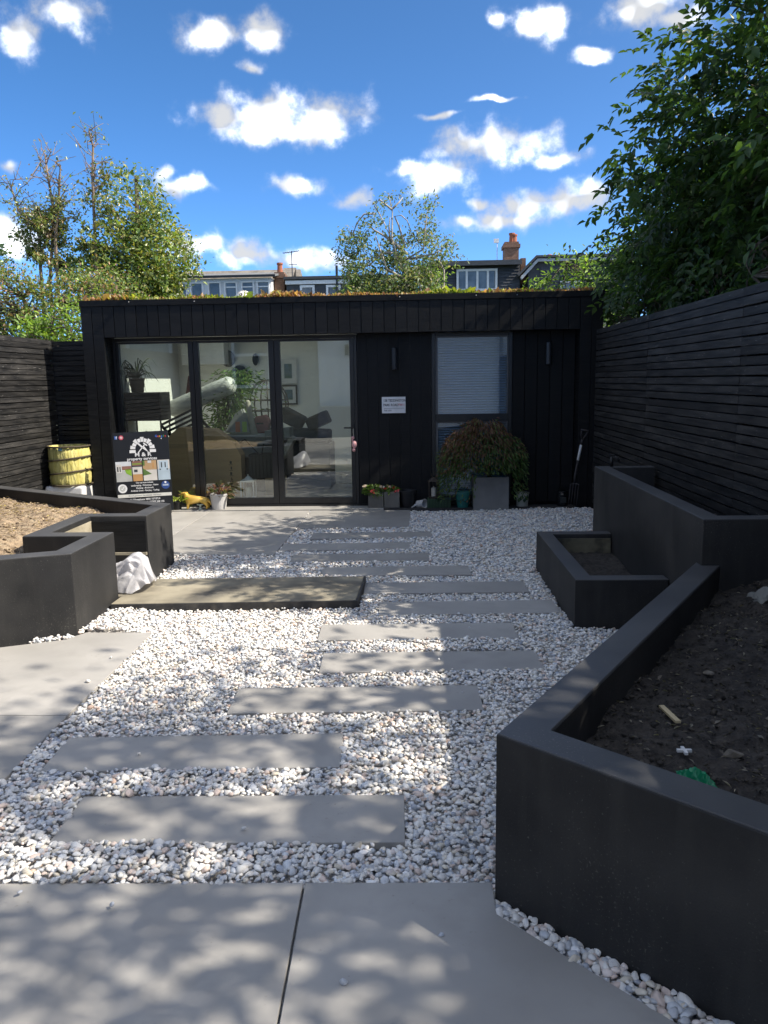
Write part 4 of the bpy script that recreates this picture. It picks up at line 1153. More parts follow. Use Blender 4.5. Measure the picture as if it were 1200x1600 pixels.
# egg chair of cane
eg = MB()
for k in range(9):
    a = math.pi * k / 9
    eg.tube([(-2.18 + 0.30 * math.sin(t) * math.cos(a), 11.4 + 0.28 * math.sin(t) * math.sin(a), 1.18 - 0.36 * math.cos(t)) for t in np.linspace(0, 2 * math.pi, 20)], 0.009, 5, cap=False)
for z in (0.95, 1.1, 1.25, 1.4):
    r = 0.30 * math.sqrt(max(0.05, 1 - ((z - 1.18) / 0.36) ** 2))
    eg.tube([(-2.18 + r * math.cos(t), 11.4 + r * 0.93 * math.sin(t), z) for t in np.linspace(0, 2 * math.pi, 20)], 0.008, 5, cap=False)
eg.tube([(-2.18, 11.4, 0.82), (-2.18, 11.4, FZ)], 0.03, 8).lathe((-2.18, 11.4, FZ), [(0.3, 0), (0.3, 0.02), (0.05, 0.04)], 18)
thing(eg, 'egg_chair', flat('dark_cane', (0.05, 0.042, 0.034), 0.6), 'dark open-weave egg chair frame at the back of the room', 'chair')
# hex box, tube, striped bag, mattress
hexp = [(-2.11 + 0.115 * math.cos(R_(60 * k + 10)), 0.955 + 0.125 * math.sin(R_(60 * k + 10))) for k in range(6)]
hx = empty('hexagonal_box', (-2.11, 10.6, 0.83), label='pink and red hexagonal box lying on the pile inside', cat='box')
part(MB().xzprism(hexp, 10.5, 10.7), 'body', flat('dusty_pink_card', (0.42, 0.17, 0.15), 0.7), hx)
part(MB().box(-2.17, -2.08, 10.49, 10.4995, 0.95, 0.97), 'slot', BLACKPL, hx)
part(MB().box(-2.2, -2.03, 10.52, 10.68, 0.80, 0.87), 'base', flat('red_card', (0.35, 0.04, 0.03), 0.7), hx)
thing(MB().tube([(-2.24, 10.32, 1.27), (-2.235, 10.31, 1.25), (-2.20, 10.3, 1.0), (-2.15, 10.28, 0.78), (-2.145, 10.28, 0.76)], [0.02, 0.032, 0.04, 0.052, 0.03], 14), 'rolled_bolster', surf('oatmeal_cloth', (0.30, 0.29, 0.24), (0.38, 0.36, 0.3), scale=12, rough=0.9), 'oatmeal coloured rolled bolster standing on the pile', 'bolster', smooth=True)
sb_ = empty('striped_bag', (-2.36, 10.35, 0.86), label='grey bag with orange and lime stripes on the pile inside', cat='bag')
part(MB().xzprism([(-2.55, 0.86), (-2.22, 0.86), (-2.24, 1.00), (-2.32, 1.16), (-2.40, 1.10)], 10.25, 10.45), 'body', flat('grey_bag', (0.30, 0.31, 0.30), 0.8), sb_)
for (x, c, nm) in ((-2.40, (0.62, 0.20, 0.08), 'orange'), (-2.31, (0.35, 0.55, 0.10), 'lime')):
    part(MB().box(x, x + 0.06, 10.242, 10.2495, 0.865, 1.0), 'stripe', flat(nm + '_stripe', c, 0.7), sb_)
for s in range(2):
    thing(obox((-2.25, 10.5 + s * 0.02, 0.60 + s * 0.155), (0.42, 0.0, 0.0), (0, 0.32, 0), (0.0, 0, 0.075)), 'cushion', surf('pale_grey_cushion', (0.26, 0.27, 0.25), (0.33, 0.33, 0.31), scale=5, rough=0.9), ('lower', 'upper')[s] + ' of two pale grey seat cushions stacked behind the cardboard box', 'cushion', bevel=0.03, seg=3)
thing(MB().box(-2.62, -1.9, 10.25, 10.8, FZ, 0.524), 'storage_chest', flat('charcoal_trunk', (0.05, 0.05, 0.052), 0.7), 'charcoal storage chest carrying the grey cushions', 'chest', bevel=0.006)
# cardboard boxes
card = surf('cardboard', (0.50, 0.33, 0.18), (0.58, 0.39, 0.215), scale=3, rough=0.85, stretch=(1, 1, 6))
cb = empty('cardboard_box', (-2.75, 9.9, FZ), label='big flat cardboard box with cut-off corners leaning inside the doors', cat='box')
part(MB().xzprism([(-3.22, FZ + .001), (-2.24, FZ + .001), (-2.24, 0.60), (-2.33, 0.76), (-2.56, 0.93), (-3.02, 0.96), (-3.20, 0.80)], 9.78, 10.02), 'carton', card, cb, bevel=0.004)
tape = flat('packing_tape', (0.44, 0.30, 0.17), 0.3)
part(MB().box(-3.21, -2.3, 9.776, 9.7795, 0.70, 0.755), 'tape', tape, cb)
ink = flat('black_ink', (0.02, 0.018, 0.016), 0.8)
mb = MB()
for k in range(5):
    z = 0.20 + k * 0.07
    mb.box(-2.395, -2.345, 9.776, 9.7795, z, z + 0.006).box(-2.385 + 0.01 * (k % 2), -2.36, 9.7765, 9.7795, z + 0.015, z + 0.05)
part(mb, 'printed_marks', ink, cb)
thing(MB().box(-1.96, -1.72, 9.86, 10.1, FZ + .001, 0.30), 'cardboard_box', card, 'small cardboard box under the ribbed black crate inside', 'box', bevel=0.003)
rc_ = empty('ribbed_crate', (-1.98, 10.0, 0.31), label='ribbed black crate standing in the middle of the doorway pile', cat='crate')
part(MB().box(-2.16, -1.74, 9.86, 10.14, 0.302, 0.60), 'body', BLACKPL, rc_)
for k in range(9): part(MB().box(-2.155 + k * 0.047, -2.12 + k * 0.047, 9.845, 9.8595, 0.305, 0.595), 'rib', flat('charcoal_rib', (0.045, 0.05, 0.052), 0.6), rc_)
thing(MB().tube([(-2.25, 9.83, 0.76), (-2.19, 9.82, 0.80), (-2.02, 9.81, 0.615)], 0.008, 6).tube([(-1.98, 9.82, 0.615), (-1.95, 9.82, 0.74)], 0.008, 6), 'wire_stand', BLACKMET, 'bent black wire stand on top of the ribbed crate', 'stand')
brd = surf('greyed_board', (0.22, 0.21, 0.19), (0.32, 0.30, 0.27), scale=4, stretch=(1, 1, 7), rough=0.8)
thing(obox((-1.66, 9.90, 0.68), (0.075, 0, 0.13), (0, 0.15, 0), (-0.028, 0, 0.016)), 'board', brd, 'grey wooden board tilted against the pile in the right door', 'board')
thing(obox((-1.80, 10.1, 0.84), (0.16, 0, 0.02), (0, 0.15, 0), (0.0, 0, 0.07)), 'grey_box', flat('grey_card_box', (0.18, 0.19, 0.18), 0.8), 'grey box on the pile behind the right door', 'box')
for k, (x, z, s_, a, lab) in enumerate(((-1.72, 1.02, 0.17, 0.5, 'black cushion at the top of the pile below the pictures'), (-1.36, 0.98, 0.15, -0.4, 'black cushion tipped at the right end of the pile'), (-1.5, 0.78, 0.3, 0.05, 'wide black cushion lying across the pile'))):
    thing(obox((x, 10.7, z), (s_ * math.cos(a), 0, -s_ * math.sin(a)), (0, 0.2, 0), (0.09 * math.sin(a), 0, 0.09 * math.cos(a))), 'cushion', flat('black_cloth', (0.016, 0.018, 0.018), 0.9), lab, 'cushion', bevel=0.03, seg=3)
thing(MB().box(-1.86, -1.18, 10.4, 11.0, FZ, 0.68), 'storage_chest', flat('charcoal_trunk', (0.05, 0.05, 0.052), 0.7), 'charcoal storage chest behind the right glass door', 'chest', bevel=0.006)
# white lantern
ln = empty('lantern', (-2.12, 9.6, FZ), label='white candle lantern on the floor behind the middle glass door', cat='lantern')
part(MB().box(-2.205, -2.035, 9.515, 9.685, FZ + .001, FZ + 0.02).box(-2.205, -2.035, 9.515, 9.685, 0.29, 0.31), 'plate', WHITEPL, ln)
for (x, y) in ((-2.198, 9.522), (-2.042, 9.522), (-2.198, 9.678), (-2.042, 9.678)): part(MB().box(x - .007, x + .007, y - .007, y + .007, FZ + 0.0205, 0.2895), 'post', WHITEPL, ln)
part(MB().lathe((-2.12, 9.6, 0.3105), [(0.07, 0), (0.03, 0.035), (0.01, 0.05), (0.01, 0.07)], 12), 'cap', WHITEPL, ln)
part(MB().tube([(-2.12 + 0.035 * math.cos(t), 9.6, 0.40 + 0.035 * math.sin(t)) for t in np.linspace(0, 6.283, 14)], 0.004, 5, cap=False), 'ring', BLACKMET, ln)
part(MB().lathe((-2.12, 9.6, FZ + 0.021), [(0.04, 0), (0.04, 0.12)], 14), 'candle', flat('ivory_wax', (0.6, 0.58, 0.5), 0.5), ln)

# ================================================================== THINGS ALONG THE FACADE
# house number sign
wsign = flat('white_enamel', (0.72, 0.74, 0.76), 0.3); inkb = flat('sign_black', (0.02, 0.025, 0.03), 0.6); inkr = flat('sign_red', (0.45, 0.03, 0.04), 0.6); inkg = flat('sign_grey', (0.16, 0.17, 0.2), 0.6)
ns = empty('address_sign', (-0.29, YW - 0.012, 1.215), label='white address plate with black and red lettering on the dark cladding', cat='sign')
MB().box(-0.14, 0.14, -0.004, 0.010, -0.096, 0.096).build('plate', wsign, ns, bevel=0.002, seg=1)
wall_text('138 TEDDINGTON', -0.122, 0.052, -0.0055, 0.041, 'lettering', inkb, ns, 'LEFT', 0.78)
wall_text('PARK ROAD', -0.122, 0.0, -0.0055, 0.041, 'lettering', inkb, ns, 'LEFT', 0.78)
wall_text('TW11', 0.052, 0.0, -0.0055, 0.038, 'lettering', inkr, ns, 'LEFT', 0.78)
MB().box(-0.118, 0.122, -0.0055, -0.0045, -0.040, -0.036).build('rule', inkg, ns)
wall_text('THE DEN', -0.118, -0.064, -0.0055, 0.026, 'lettering', inkg, ns, 'LEFT', 0.85)
# wall lights
for (x, z, lab) in ((-0.272, 1.75, 'slim black cylinder wall light left of the window'), (1.512, 1.785, 'slim black cylinder wall light right of the window')):
    wl = empty('wall_light', (x, YW, z), label=lab, cat='wall light')
    MB().lathe((0, -0.062, -0.125), [(0.030, 0), (0.034, 0.004), (0.034, 0.246), (0.030, 0.25)], 20).build('body', flat('satin_black', (0.022, 0.023, 0.026), 0.3), wl, smooth=False)
    MB().box(-0.02, 0.02, -0.032, -0.002, -0.05, 0.05).build('bracket', BLACKMET, wl)
# flamingo key charm
kf = empty('flamingo_charm', (-0.775, YD - 0.04, 0.9), label='small pink fluffy flamingo charm hanging from the door handle', cat='charm')
pink = surf('pink_plush', (0.62, 0.30, 0.31), (0.72, 0.44, 0.45), scale=60, rough=0.95, bump=0.5)
part(MB().tube([(-0.775, YD - 0.03, 0.95), (-0.778, YD - 0.035, 0.90), (-0.772, YD - 0.035, 0.85)], 0.006, 6), 'chain', flat('pale_chain', (0.5, 0.5, 0.45), 0.4, 0.5), kf)
part(MB().ball((-0.765, YD - 0.045, 0.755), 0.04, 10, 8, (0.8, 0.7, 1.2)).ball((-0.782, YD - 0.045, 0.835), 0.02, 8, 6).tube([(-0.78, YD - 0.045, 0.84), (-0.79, YD - 0.045, 0.81), (-0.775, YD - 0.045, 0.78)], 0.012, 6).ball((-0.772, YD - 0.045, 0.69), 0.022, 8, 6), 'body', pink, kf, smooth=True)

# advertising board
bd = empty('advertising_board', (-3.19, 8.92, 0.0), rz=R_(9), label='black advertising board for garden works with photographs, leaning by the doors', cat='sign')
bd.rotation_euler = (R_(-5), R_(-1.6), R_(9))
BW, BH = 0.315, 0.935
MB().box(-BW, BW, 0, 0.012, 0.03, 0.03 + BH).build('panel', flat('board_black', (0.016, 0.018, 0.022), 0.35), bd)
WP = flat('print_white', (0.74, 0.75, 0.76), 0.5)


def flatpoly(pts, name, mat, y=-0.0015):
    return MB().add([(a, y, b) for a, b in pts], [tuple(range(len(pts)))]).build(name, mat, bd)


def rect(x0, x1, z0, z1, name, mat, y=-0.0015): return flatpoly([(x0, z0), (x1, z0), (x1, z1), (x0, z1)], name, mat, y)


def disc(x, z, r, name, mat, y=-0.0015, n=20): return flatpoly([(x + r * math.cos(2 * math.pi * k / n), z + r * math.sin(2 * math.pi * k / n)) for k in range(n)], name, mat, y)


ax, az = 0.015, 0.765
for k in range(9):
    a0, a1 = math.pi * (k + 0.06) / 9, math.pi * (k + 0.94) / 9
    ro = 0.140 if k % 2 == 0 else 0.126
    ri = 0.083
    flatpoly([(ax + ri * math.cos(a0), az + ri * math.sin(a0)), (ax + ro * math.cos(a0), az + ro * math.sin(a0)), (ax + ro * math.cos(a1), az + ro * math.sin(a1)), (ax + ri * math.cos(a1), az + ri * math.sin(a1))], 'arch_stone', WP)
rect(ax - 0.150, ax - 0.08, az - 0.042, az - 0.008, 'arch_stone', WP); rect(ax + 0.08, ax + 0.150, az - 0.042, az - 0.008, 'arch_stone', WP)
flatpoly([(ax - 0.055, az + 0.060), (ax - 0.040, az + 0.072), (ax + 0.006, az + 0.026), (ax - 0.008, az + 0.012)], 'trowel_handle', WP)
flatpoly([(ax - 0.008, az + 0.012), (ax + 0.018, az + 0.034), (ax + 0.070, az - 0.045)], 'trowel_blade', WP)
flatpoly([(ax - 0.060, az - 0.042), (ax - 0.050, az - 0.048), (ax + 0.030, az + 0.045), (ax + 0.020, az + 0.052)], 'hammer_shaft', WP)
flatpoly([(ax + 0.008, az + 0.066), (ax + 0.05, az + 0.03), (ax + 0.06, az + 0.04), (ax + 0.018, az + 0.074)], 'hammer_head', WP)
wall_text('M & R', 0.015, 0.700, -0.0017, 0.064, 'lettering', WP, bd, squash=1.15)
wall_text('property services', 0.0, 0.652, -0.0017, 0.048, 'lettering', WP, bd)
rect(-0.295, -0.262, 0.888, 0.925, 'social_icon', flat('icon_blue', (0.05, 0.12, 0.38), 0.5)); wall_text('f', -0.272, 0.905, -0.0022, 0.045, 'lettering', WP, bd)
disc(-0.218, 0.906, 0.026, 'social_icon', flat('icon_pink', (0.55, 0.10, 0.15), 0.5)); disc(-0.218, 0.906, 0.014, 'social_icon', flat('icon_pale', (0.7, 0.5, 0.5), 0.5), -0.002)
gl = [('G', (0.05, 0.15, 0.55)), ('o', (0.55, 0.05, 0.04)), ('o', (0.6, 0.40, 0.03)), ('g', (0.05, 0.15, 0.55)), ('l', (0.05, 0.35, 0.10)), ('e', (0.55, 0.05, 0.04))]
for k, (ch, c) in enumerate(gl): wall_text(ch, 0.178 + k * 0.021, 0.905, -0.0017, 0.036, 'lettering', flat('letter_%d' % k, c, 0.5), bd)
disc(0.235, 0.876, 0.006, 'rating_dot', WP)
# four photographs
PZ0, PZ1 = 0.395, 0.628
C_ = lambda n_, c: flat('photo_' + n_, c, 0.5)
sky_p, grass_p, pave_p, wood_p, dark_p, tan_p, pale_p, roof_p, blue_p = C_('sky', (0.6, 0.63, 0.66)), C_('grass', (0.22, 0.40, 0.04)), C_('paving', (0.42, 0.43, 0.42)), C_('wood', (0.48, 0.27, 0.11)), C_('dark', (0.05, 0.055, 0.06)), C_('tan', (0.45, 0.30, 0.16)), C_('pale', (0.62, 0.60, 0.56)), C_('roof', (0.25, 0.13, 0.10)), C_('blue', (0.42, 0.52, 0.60))
for (x0, x1, top, bot) in ((-0.305, -0.128, sky_p, pave_p), (-0.117, -0.008, roof_p, wood_p), (0.003, 0.158, tan_p, pale_p), (0.169, 0.307, pale_p, blue_p)):
    rect(x0, x1, PZ0, PZ0 + 0.125, 'photograph', bot); rect(x0, x1, PZ0 + 0.1255, PZ1, 'photograph', top)
rect(-0.300, -0.24, 0.50, 0.595, 'photo_detail', pale_p, -0.002); rect(-0.29, -0.275, 0.51, 0.57, 'photo_detail', dark_p, -0.0025); rect(-0.262, -0.25, 0.51, 0.57, 'photo_detail', dark_p, -0.0025)
rect(-0.235, -0.13, 0.53, 0.575, 'photo_detail', roof_p, -0.002)
flatpoly([(-0.205, 0.535), (-0.13, 0.545), (-0.13, 0.455), (-0.19, 0.49)], 'photo_detail', grass_p, -0.002)
rect(-0.117, -0.008, 0.475, 0.56, 'photo_detail', pale_p, -0.002); rect(-0.10, -0.06, 0.50, 0.53, 'photo_detail', dark_p, -0.0025); rect(-0.117, -0.008, 0.56, 0.575, 'photo_detail', dark_p, -0.0025); rect(-0.117, -0.008, 0.59, 0.60, 'photo_detail', grass_p, -0.0025)
flatpoly([(0.003, 0.54), (0.10, 0.47), (0.003, 0.455)], 'photo_detail', C_('lawn', (0.10, 0.18, 0.05)), -0.002); rect(0.003, 0.025, 0.57, 0.628, 'photo_detail', C_('lawn', (0.10, 0.18, 0.05)), -0.002); rect(0.06, 0.10, 0.60, 0.628, 'photo_detail', sky_p, -0.002); rect(0.11, 0.13, 0.54, 0.60, 'photo_detail', wood_p, -0.0025)
rect(0.185, 0.29, 0.50, 0.62, 'photo_detail', blue_p, -0.002); rect(0.21, 0.222, 0.54, 0.60, 'photo_detail', dark_p, -0.0025); rect(0.252, 0.264, 0.54, 0.60, 'photo_detail', dark_p, -0.0025); rect(0.19, 0.205, 0.51, 0.525, 'photo_detail', dark_p, -0.0025); rect(0.27, 0.285, 0.51, 0.525, 'photo_detail', dark_p, -0.0025)
disc(-0.245, 0.315, 0.052, 'badge', WP); disc(-0.245, 0.315, 0.034, 'badge', C_('badge', (0.5, 0.52, 0.5)), -0.002); flatpoly([(-0.262, 0.312), (-0.248, 0.298), (-0.222, 0.334), (-0.230, 0.338), (-0.249, 0.312), (-0.256, 0.318)], 'badge_tick', WP, -0.0025)
disc(0.245, 0.335, 0.048, 'badge', flat('badge_blue', (0.03, 0.07, 0.24), 0.5)); rect(0.212, 0.278, 0.325, 0.345, 'badge_band', flat('badge_pale', (0.35, 0.42, 0.55), 0.5), -0.002); disc(0.245, 0.366, 0.012, 'badge_star', WP, -0.002)
for k, t in enumerate(('Our services include', 'Landscaping - Driveways - Patios', 'Decking - Brickwork', 'Artificial Grass - Fencing - Turfing')):
    wall_text(t, 0.008, 0.375 - k * 0.031, -0.0017, 0.0255, 'lettering', WP, bd, squash=0.92)
rect(-0.305, 0.307, 0.208, 0.245, 'strip', flat('strip_white', (0.62, 0.62, 0.58), 0.6))
wall_text('All work guaranteed - free estimates - fully insured', 0.0, 0.226, -0.002, 0.018, 'lettering', inkg, bd)
for k, t in enumerate(('Call Freephone: 0800 107 8714', 'Mobile: 07706 268 969 / 07305 548 155', 'Email: mandrservices17@yahoo.com', 'www.mandr.co.uk')):
    wall_text(t, 0.0, 0.18 - k * 0.034, -0.0017, 0.030, 'lettering', WP, bd, squash=0.9)
MB().box(-BW + 0.03, -BW + 0.05, 0.013, 0.05, 0.0, 0.9).box(BW - 0.05, BW - 0.03, 0.013, 0.05, 0.0, 0.9).build('prop_leg', BLACKMET, bd)

# yellow bag on a white tub, left corner
yb = empty('garden_bag', (-4.13, 9.10, 0.34), label='round yellow ribbed garden bag standing on the white tub', cat='bag')
yel = surf('yellow_canvas', (0.46, 0.41, 0.11), (0.62, 0.57, 0.22), scale=4, stretch=(7, 7, 1), rough=0.8, bump=0.7, bscale=6, bdist=0.03)
prof = [(0.05, 0), (0.215, 0.0), (0.222, 0.02), (0.232, 0.08), (0.226, 0.15), (0.236, 0.22), (0.227, 0.30), (0.232, 0.38), (0.224, 0.455), (0.215, 0.46), (0.21, 0.40)]
v_ = MB().lathe((-4.13, 9.10, 0.345), prof, 48)
v_.v = [(x + 0.010 * math.sin(17 * math.atan2(y - 9.1, x + 4.13) + z * 30) * (0.3 < z - 0.0 < 1), y + 0.008 * math.sin(13 * math.atan2(y - 9.1, x + 4.13) + z * 21), z) for x, y, z in v_.v]
part(v_, 'canvas', yel, yb, smooth=True)
band = flat('dark_webbing', (0.07, 0.055, 0.035), 0.8)
for (z, dz) in ((0.50, 0.025), (0.655, 0.025), (0.80, 0.0), (0.352, 0.0)):
    part(MB().tube([(-4.13 + 0.238 * math.cos(t), 9.10 + 0.238 * math.sin(t), z + dz * math.cos(t)) for t in np.linspace(0, 2 * math.pi, 40)], 0.011, 6, cap=False), 'band', band, yb, smooth=True)
part(MB().box(-4.15, -4.11, 8.86, 8.872, 0.76, 0.80), 'tab', flat('blue_tab', (0.12, 0.25, 0.32), 0.6), yb)
tb = empty('plastic_tub', (-4.13, 9.10, 0), label='white plastic tub upside down under the yellow bag', cat='tub')
part(MB().prism([(-4.37, 8.90), (-3.91, 8.90), (-3.91, 9.32), (-4.37, 9.32)], 0.0, 0.343), 'tub', WHITEPL, tb, bevel=0.03, seg=3)
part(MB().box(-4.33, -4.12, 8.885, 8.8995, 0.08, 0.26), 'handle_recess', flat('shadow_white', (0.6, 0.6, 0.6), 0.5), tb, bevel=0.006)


# ---- golden dachshund
def skin_mesh(name, nodes, edges, mat, parent=None, root=0, sub=2):
    me = bpy.data.meshes.new(name); me.from_pydata([n_[0] for n_ in nodes], edges, [])
    o = bpy.data.objects.new(name, me); COL.objects.link(o)
    md = o.modifiers.new('skin', 'SKIN')
    if not me.skin_vertices: me.skin_vertices.new()
    for i, n_ in enumerate(nodes):
        r = n_[1]; me.skin_vertices[0].data[i].radius = r if isinstance(r, tuple) else (r, r)
    me.skin_vertices[0].data[root].use_root = True
    ss = o.modifiers.new('sub', 'SUBSURF'); ss.levels = sub; ss.render_levels = sub
    ev = o.evaluated_get(bpy.context.evaluated_depsgraph_get())
    m2 = bpy.data.meshes.new_from_object(ev)
    bpy.data.objects.remove(o)
    m2.materials.clear(); m2.materials.append(mat); m2.name = name
    m2.polygons.foreach_set('use_smooth', [True] * len(m2.polygons))
    o2 = bpy.data.objects.new(name, m2); link(o2, parent)
    return o2


gold = surf('gold_paint', (0.62, 0.38, 0.06), (0.75, 0.50, 0.12), scale=12, rough=0.38, metallic=0.35, spec=0.6)
dg = empty('dachshund_statue', (-2.66, 9.19, 0.012), label='golden dachshund statue standing on the step before the doors', cat='statue')
nodes = [((0.085, 0, 0.115), 0.040), ((0.0, 0, 0.118), 0.043), ((-0.085, 0, 0.120), 0.047), ((-0.125, 0, 0.155), 0.036), ((-0.140, 0, 0.190), 0.032),
         ((-0.168, 0, 0.192), 0.023), ((-0.200, 0, 0.178), 0.015), ((0.125, 0, 0.115), 0.028), ((0.158, 0, 0.085), 0.013), ((0.168, 0, 0.05), 0.007),
         ((-0.10, -0.032, 0.075), 0.024), ((-0.105, -0.034, 0.035), 0.015), ((-0.112, -0.034, 0.008), 0.014), ((-0.10, 0.032, 0.075), 0.024), ((-0.108, 0.034, 0.035), 0.015), ((-0.118, 0.034, 0.008), 0.014),
         ((0.112, -0.030, 0.080), 0.026), ((0.130, -0.034, 0.040), 0.014), ((0.118, -0.034, 0.008), 0.014), ((0.112, 0.030, 0.080), 0.026), ((0.134, 0.034, 0.040), 0.014), ((0.124, 0.034, 0.008), 0.014)]
edges = [(0, 1), (1, 2), (2, 3), (3, 4), (4, 5), (5, 6), (0, 7), (7, 8), (8, 9), (2, 10), (10, 11), (11, 12), (2, 13), (13, 14), (14, 15), (0, 16), (16, 17), (17, 18), (0, 19), (19, 20), (20, 21)]
skin_mesh('body', nodes, edges, gold, dg, root=1)
for s in (-1, 1):
    MB().ball((-0.130, s * 0.034, 0.172), 0.03, 10, 8, (0.65, 0.28, 1.25)).build('ear', gold, dg, smooth=True)
MB().ball((-0.213, 0, 0.178), 0.007, 8, 6).build('nose', surf('dull_gold', (0.3, 0.18, 0.04), (0.35, 0.2, 0.05), rough=0.5), dg, smooth=True)


def pot(name, loc, prof, mat, label, cat='plant pot', n=24):
    e_ = empty(name, loc, label=label, cat=cat)
    MB().lathe((0, 0, 0), prof, n).build('pot', mat, e_, smooth=False)
    return e_


def pot_leaves(parent, n, r, z0, z1, lsize, cols, name='foliage', squash=1.0, droop=0.0, w=0.45, mat=LEAF, cx=0, cy=0):
    ph = RNG.uniform(0, 6.28, n); q = np.sqrt(RNG.random(n)) * r
    P = np.stack([cx + q * np.cos(ph), cy + q * np.sin(ph) * squash, z0 + (z1 - z0) * RNG.random(n) * (1 - 0.5 * (q / r) ** 2)], 1)
    D = np.stack([np.cos(ph), np.sin(ph), RNG.normal(0.3 - droop, 0.6, n)], 1)
    ls = lsize * np.exp(RNG.normal(0, 0.25, n))
    return leaves(name, P, D, RNG.normal(0, 1, (n, 3)) + np.array([0, 0, 1.2]), ls, ls * w, leafcols(n, cols, 0.3), mat, parent)


# grey-white pot with a succulent, beside the dog
wp = pot('potted_plant', (-2.40, 9.21, 0.012), [(0.078, 0), (0.082, 0.004), (0.105, 0.165), (0.112, 0.168), (0.112, 0.188), (0.102, 0.188), (0.098, 0.15)], flat('pale_grey_pot', (0.52, 0.52, 0.52), 0.55), 'pale grey plastic pot with a straggly succulent beside the dachshund', 'potted plant')
pot_leaves(wp, 90, 0.11, 0.16, 0.32, 0.07, [(0.06, 0.07, 0.035), (0.13, 0.07, 0.05), (0.20, 0.13, 0.09), (0.05, 0.06, 0.03)], cx=0.02)
mb = MB()
for k in range(10):
    a = RNG.uniform(0, 6.28); mb.tube([(0, 0, 0.15), (0.05 * math.cos(a), 0.05 * math.sin(a), 0.20 + RNG.uniform(0, 0.06)), (0.1 * math.cos(a) + 0.03, 0.1 * math.sin(a), 0.22 + RNG.uniform(0, 0.1))], [0.008, 0.007, 0.005], 5)
mb.build('stem', flat('purple_stem', (0.13, 0.06, 0.05), 0.6), wp)
gp_ = pot('potted_plant', (-2.90, 9.19, 0.012), [(0.045, 0), (0.06, 0.1), (0.056, 0.1), (0.05, 0.085)], BLACKPL, 'tiny spiky green plant in a black pot between the board and the dachshund', 'potted plant')
pot_leaves(gp_, 40, 0.05, 0.09, 0.14, 0.085, [(0.22, 0.28, 0.06), (0.30, 0.34, 0.10)], w=0.22)
thing(MB().lathe((-2.615, 9.16, 0.012), [(0.025, 0), (0.028, 0.01), (0.012, 0.02), (0.012, 0.05), (0.04, 0.06), (0.042, 0.07), (0.02, 0.066)], 14), 'small_dish', flat('pale_green_glass', (0.45, 0.52, 0.45), 0.2), 'small pale dish on a stem standing under the dachshund', 'dish', smooth=True)

# cube planters with flowers
cubem = surf('grey_zinc_planter', (0.11, 0.105, 0.095), (0.18, 0.17, 0.15), scale=5, rough=0.6)
for k, (x, lab) in enumerate(((-0.512, 'left of two grey cube planters, overflowing with red and pink flowers'), (-0.322, 'right of two grey cube planters, pink flowers on its left edge'))):
    cp = empty('cube_planter', (x, 9.275, 0.012), label=lab, cat='planter')
    mb = MB().strip([(-.09, -.09), (.09, -.09), (.09, .09), (-.09, .09), (-.09, -.0899)], [(-.08, -.08), (.08, -.08), (.08, .08), (-.08, .08), (-.08, -.0799)], 0, 0.19)
    mb.box(-0.079, 0.079, -0.079, 0.079, 0.001, 0.165)
    mb.build('box', cubem, cp)
    ox = -0.02 if k == 0 else -0.03
    pot_leaves(cp, 300 if k == 0 else 140, 0.125 if k == 0 else 0.085, 0.155, 0.265, 0.045, [(0.07, 0.13, 0.03), (0.11, 0.18, 0.05), (0.16, 0.22, 0.08)], cx=ox, droop=0.3, w=0.6)
    n = 34 if k == 0 else 22
    ph = RNG.uniform(0, 6.28, n); fl = RNG.integers(0, 5, n)
    ctr = np.stack([ox + 0.12 * np.cos(fl * 2.3 + k), 0.09 * np.sin(fl * 2.3 + k) - 0.05, 0.22 + 0.03 * np.sin(fl * 5.0)], 1)
    leaves('flower', ctr + RNG.normal(0, 0.006, (n, 3)), np.stack([np.cos(ph), np.sin(ph) * 0.6 - 0.3, np.sin(ph * 2) * 0.6 + 0.3], 1), np.tile([0, -1, 0.6], (n, 1)) + RNG.normal(0, 0.3, (n, 3)), 0.034, 0.03,
           np.array([(0.62, 0.08, 0.05), (0.66, 0.26, 0.26), (0.60, 0.10, 0.10), (0.7, 0.45, 0.42), (0.65, 0.55, 0.5)])[fl], PETAL, cp)
pot('plant_pot', (-0.135, 9.27, 0.012), [(0.075, 0), (0.098, 0.17), (0.108, 0.172), (0.108, 0.20), (0.098, 0.20), (0.09, 0.14)], flat('dark_pot', (0.018, 0.018, 0.02), 0.5), 'empty black round pot right of the cube planters')
# overturned white cup
cu = empty('overturned_cup', (0.03, 9.22, 0.05), label='white cup-shaped pot lying on its side by the green pot', cat='cup')
o = MB().lathe((0, 0, 0), [(0.03, -0.06), (0.045, -0.055), (0.05, 0.05), (0.056, 0.055), (0.05, 0.056), (0.04, -0.04)], 20).build('cup', flat('chalky_white', (0.55, 0.55, 0.54), 0.7), cu, smooth=False)
o.rotation_euler = (R_(15), R_(80), R_(-25))
MB().tube([(-0.05, 0, 0.0), (-0.085, -0.01, -0.02), (-0.12, -0.02, -0.04)], [0.016, 0.012, 0.006], 8).build('spout', flat('chalky_white', (0.55, 0.55, 0.54), 0.7), cu, smooth=True)
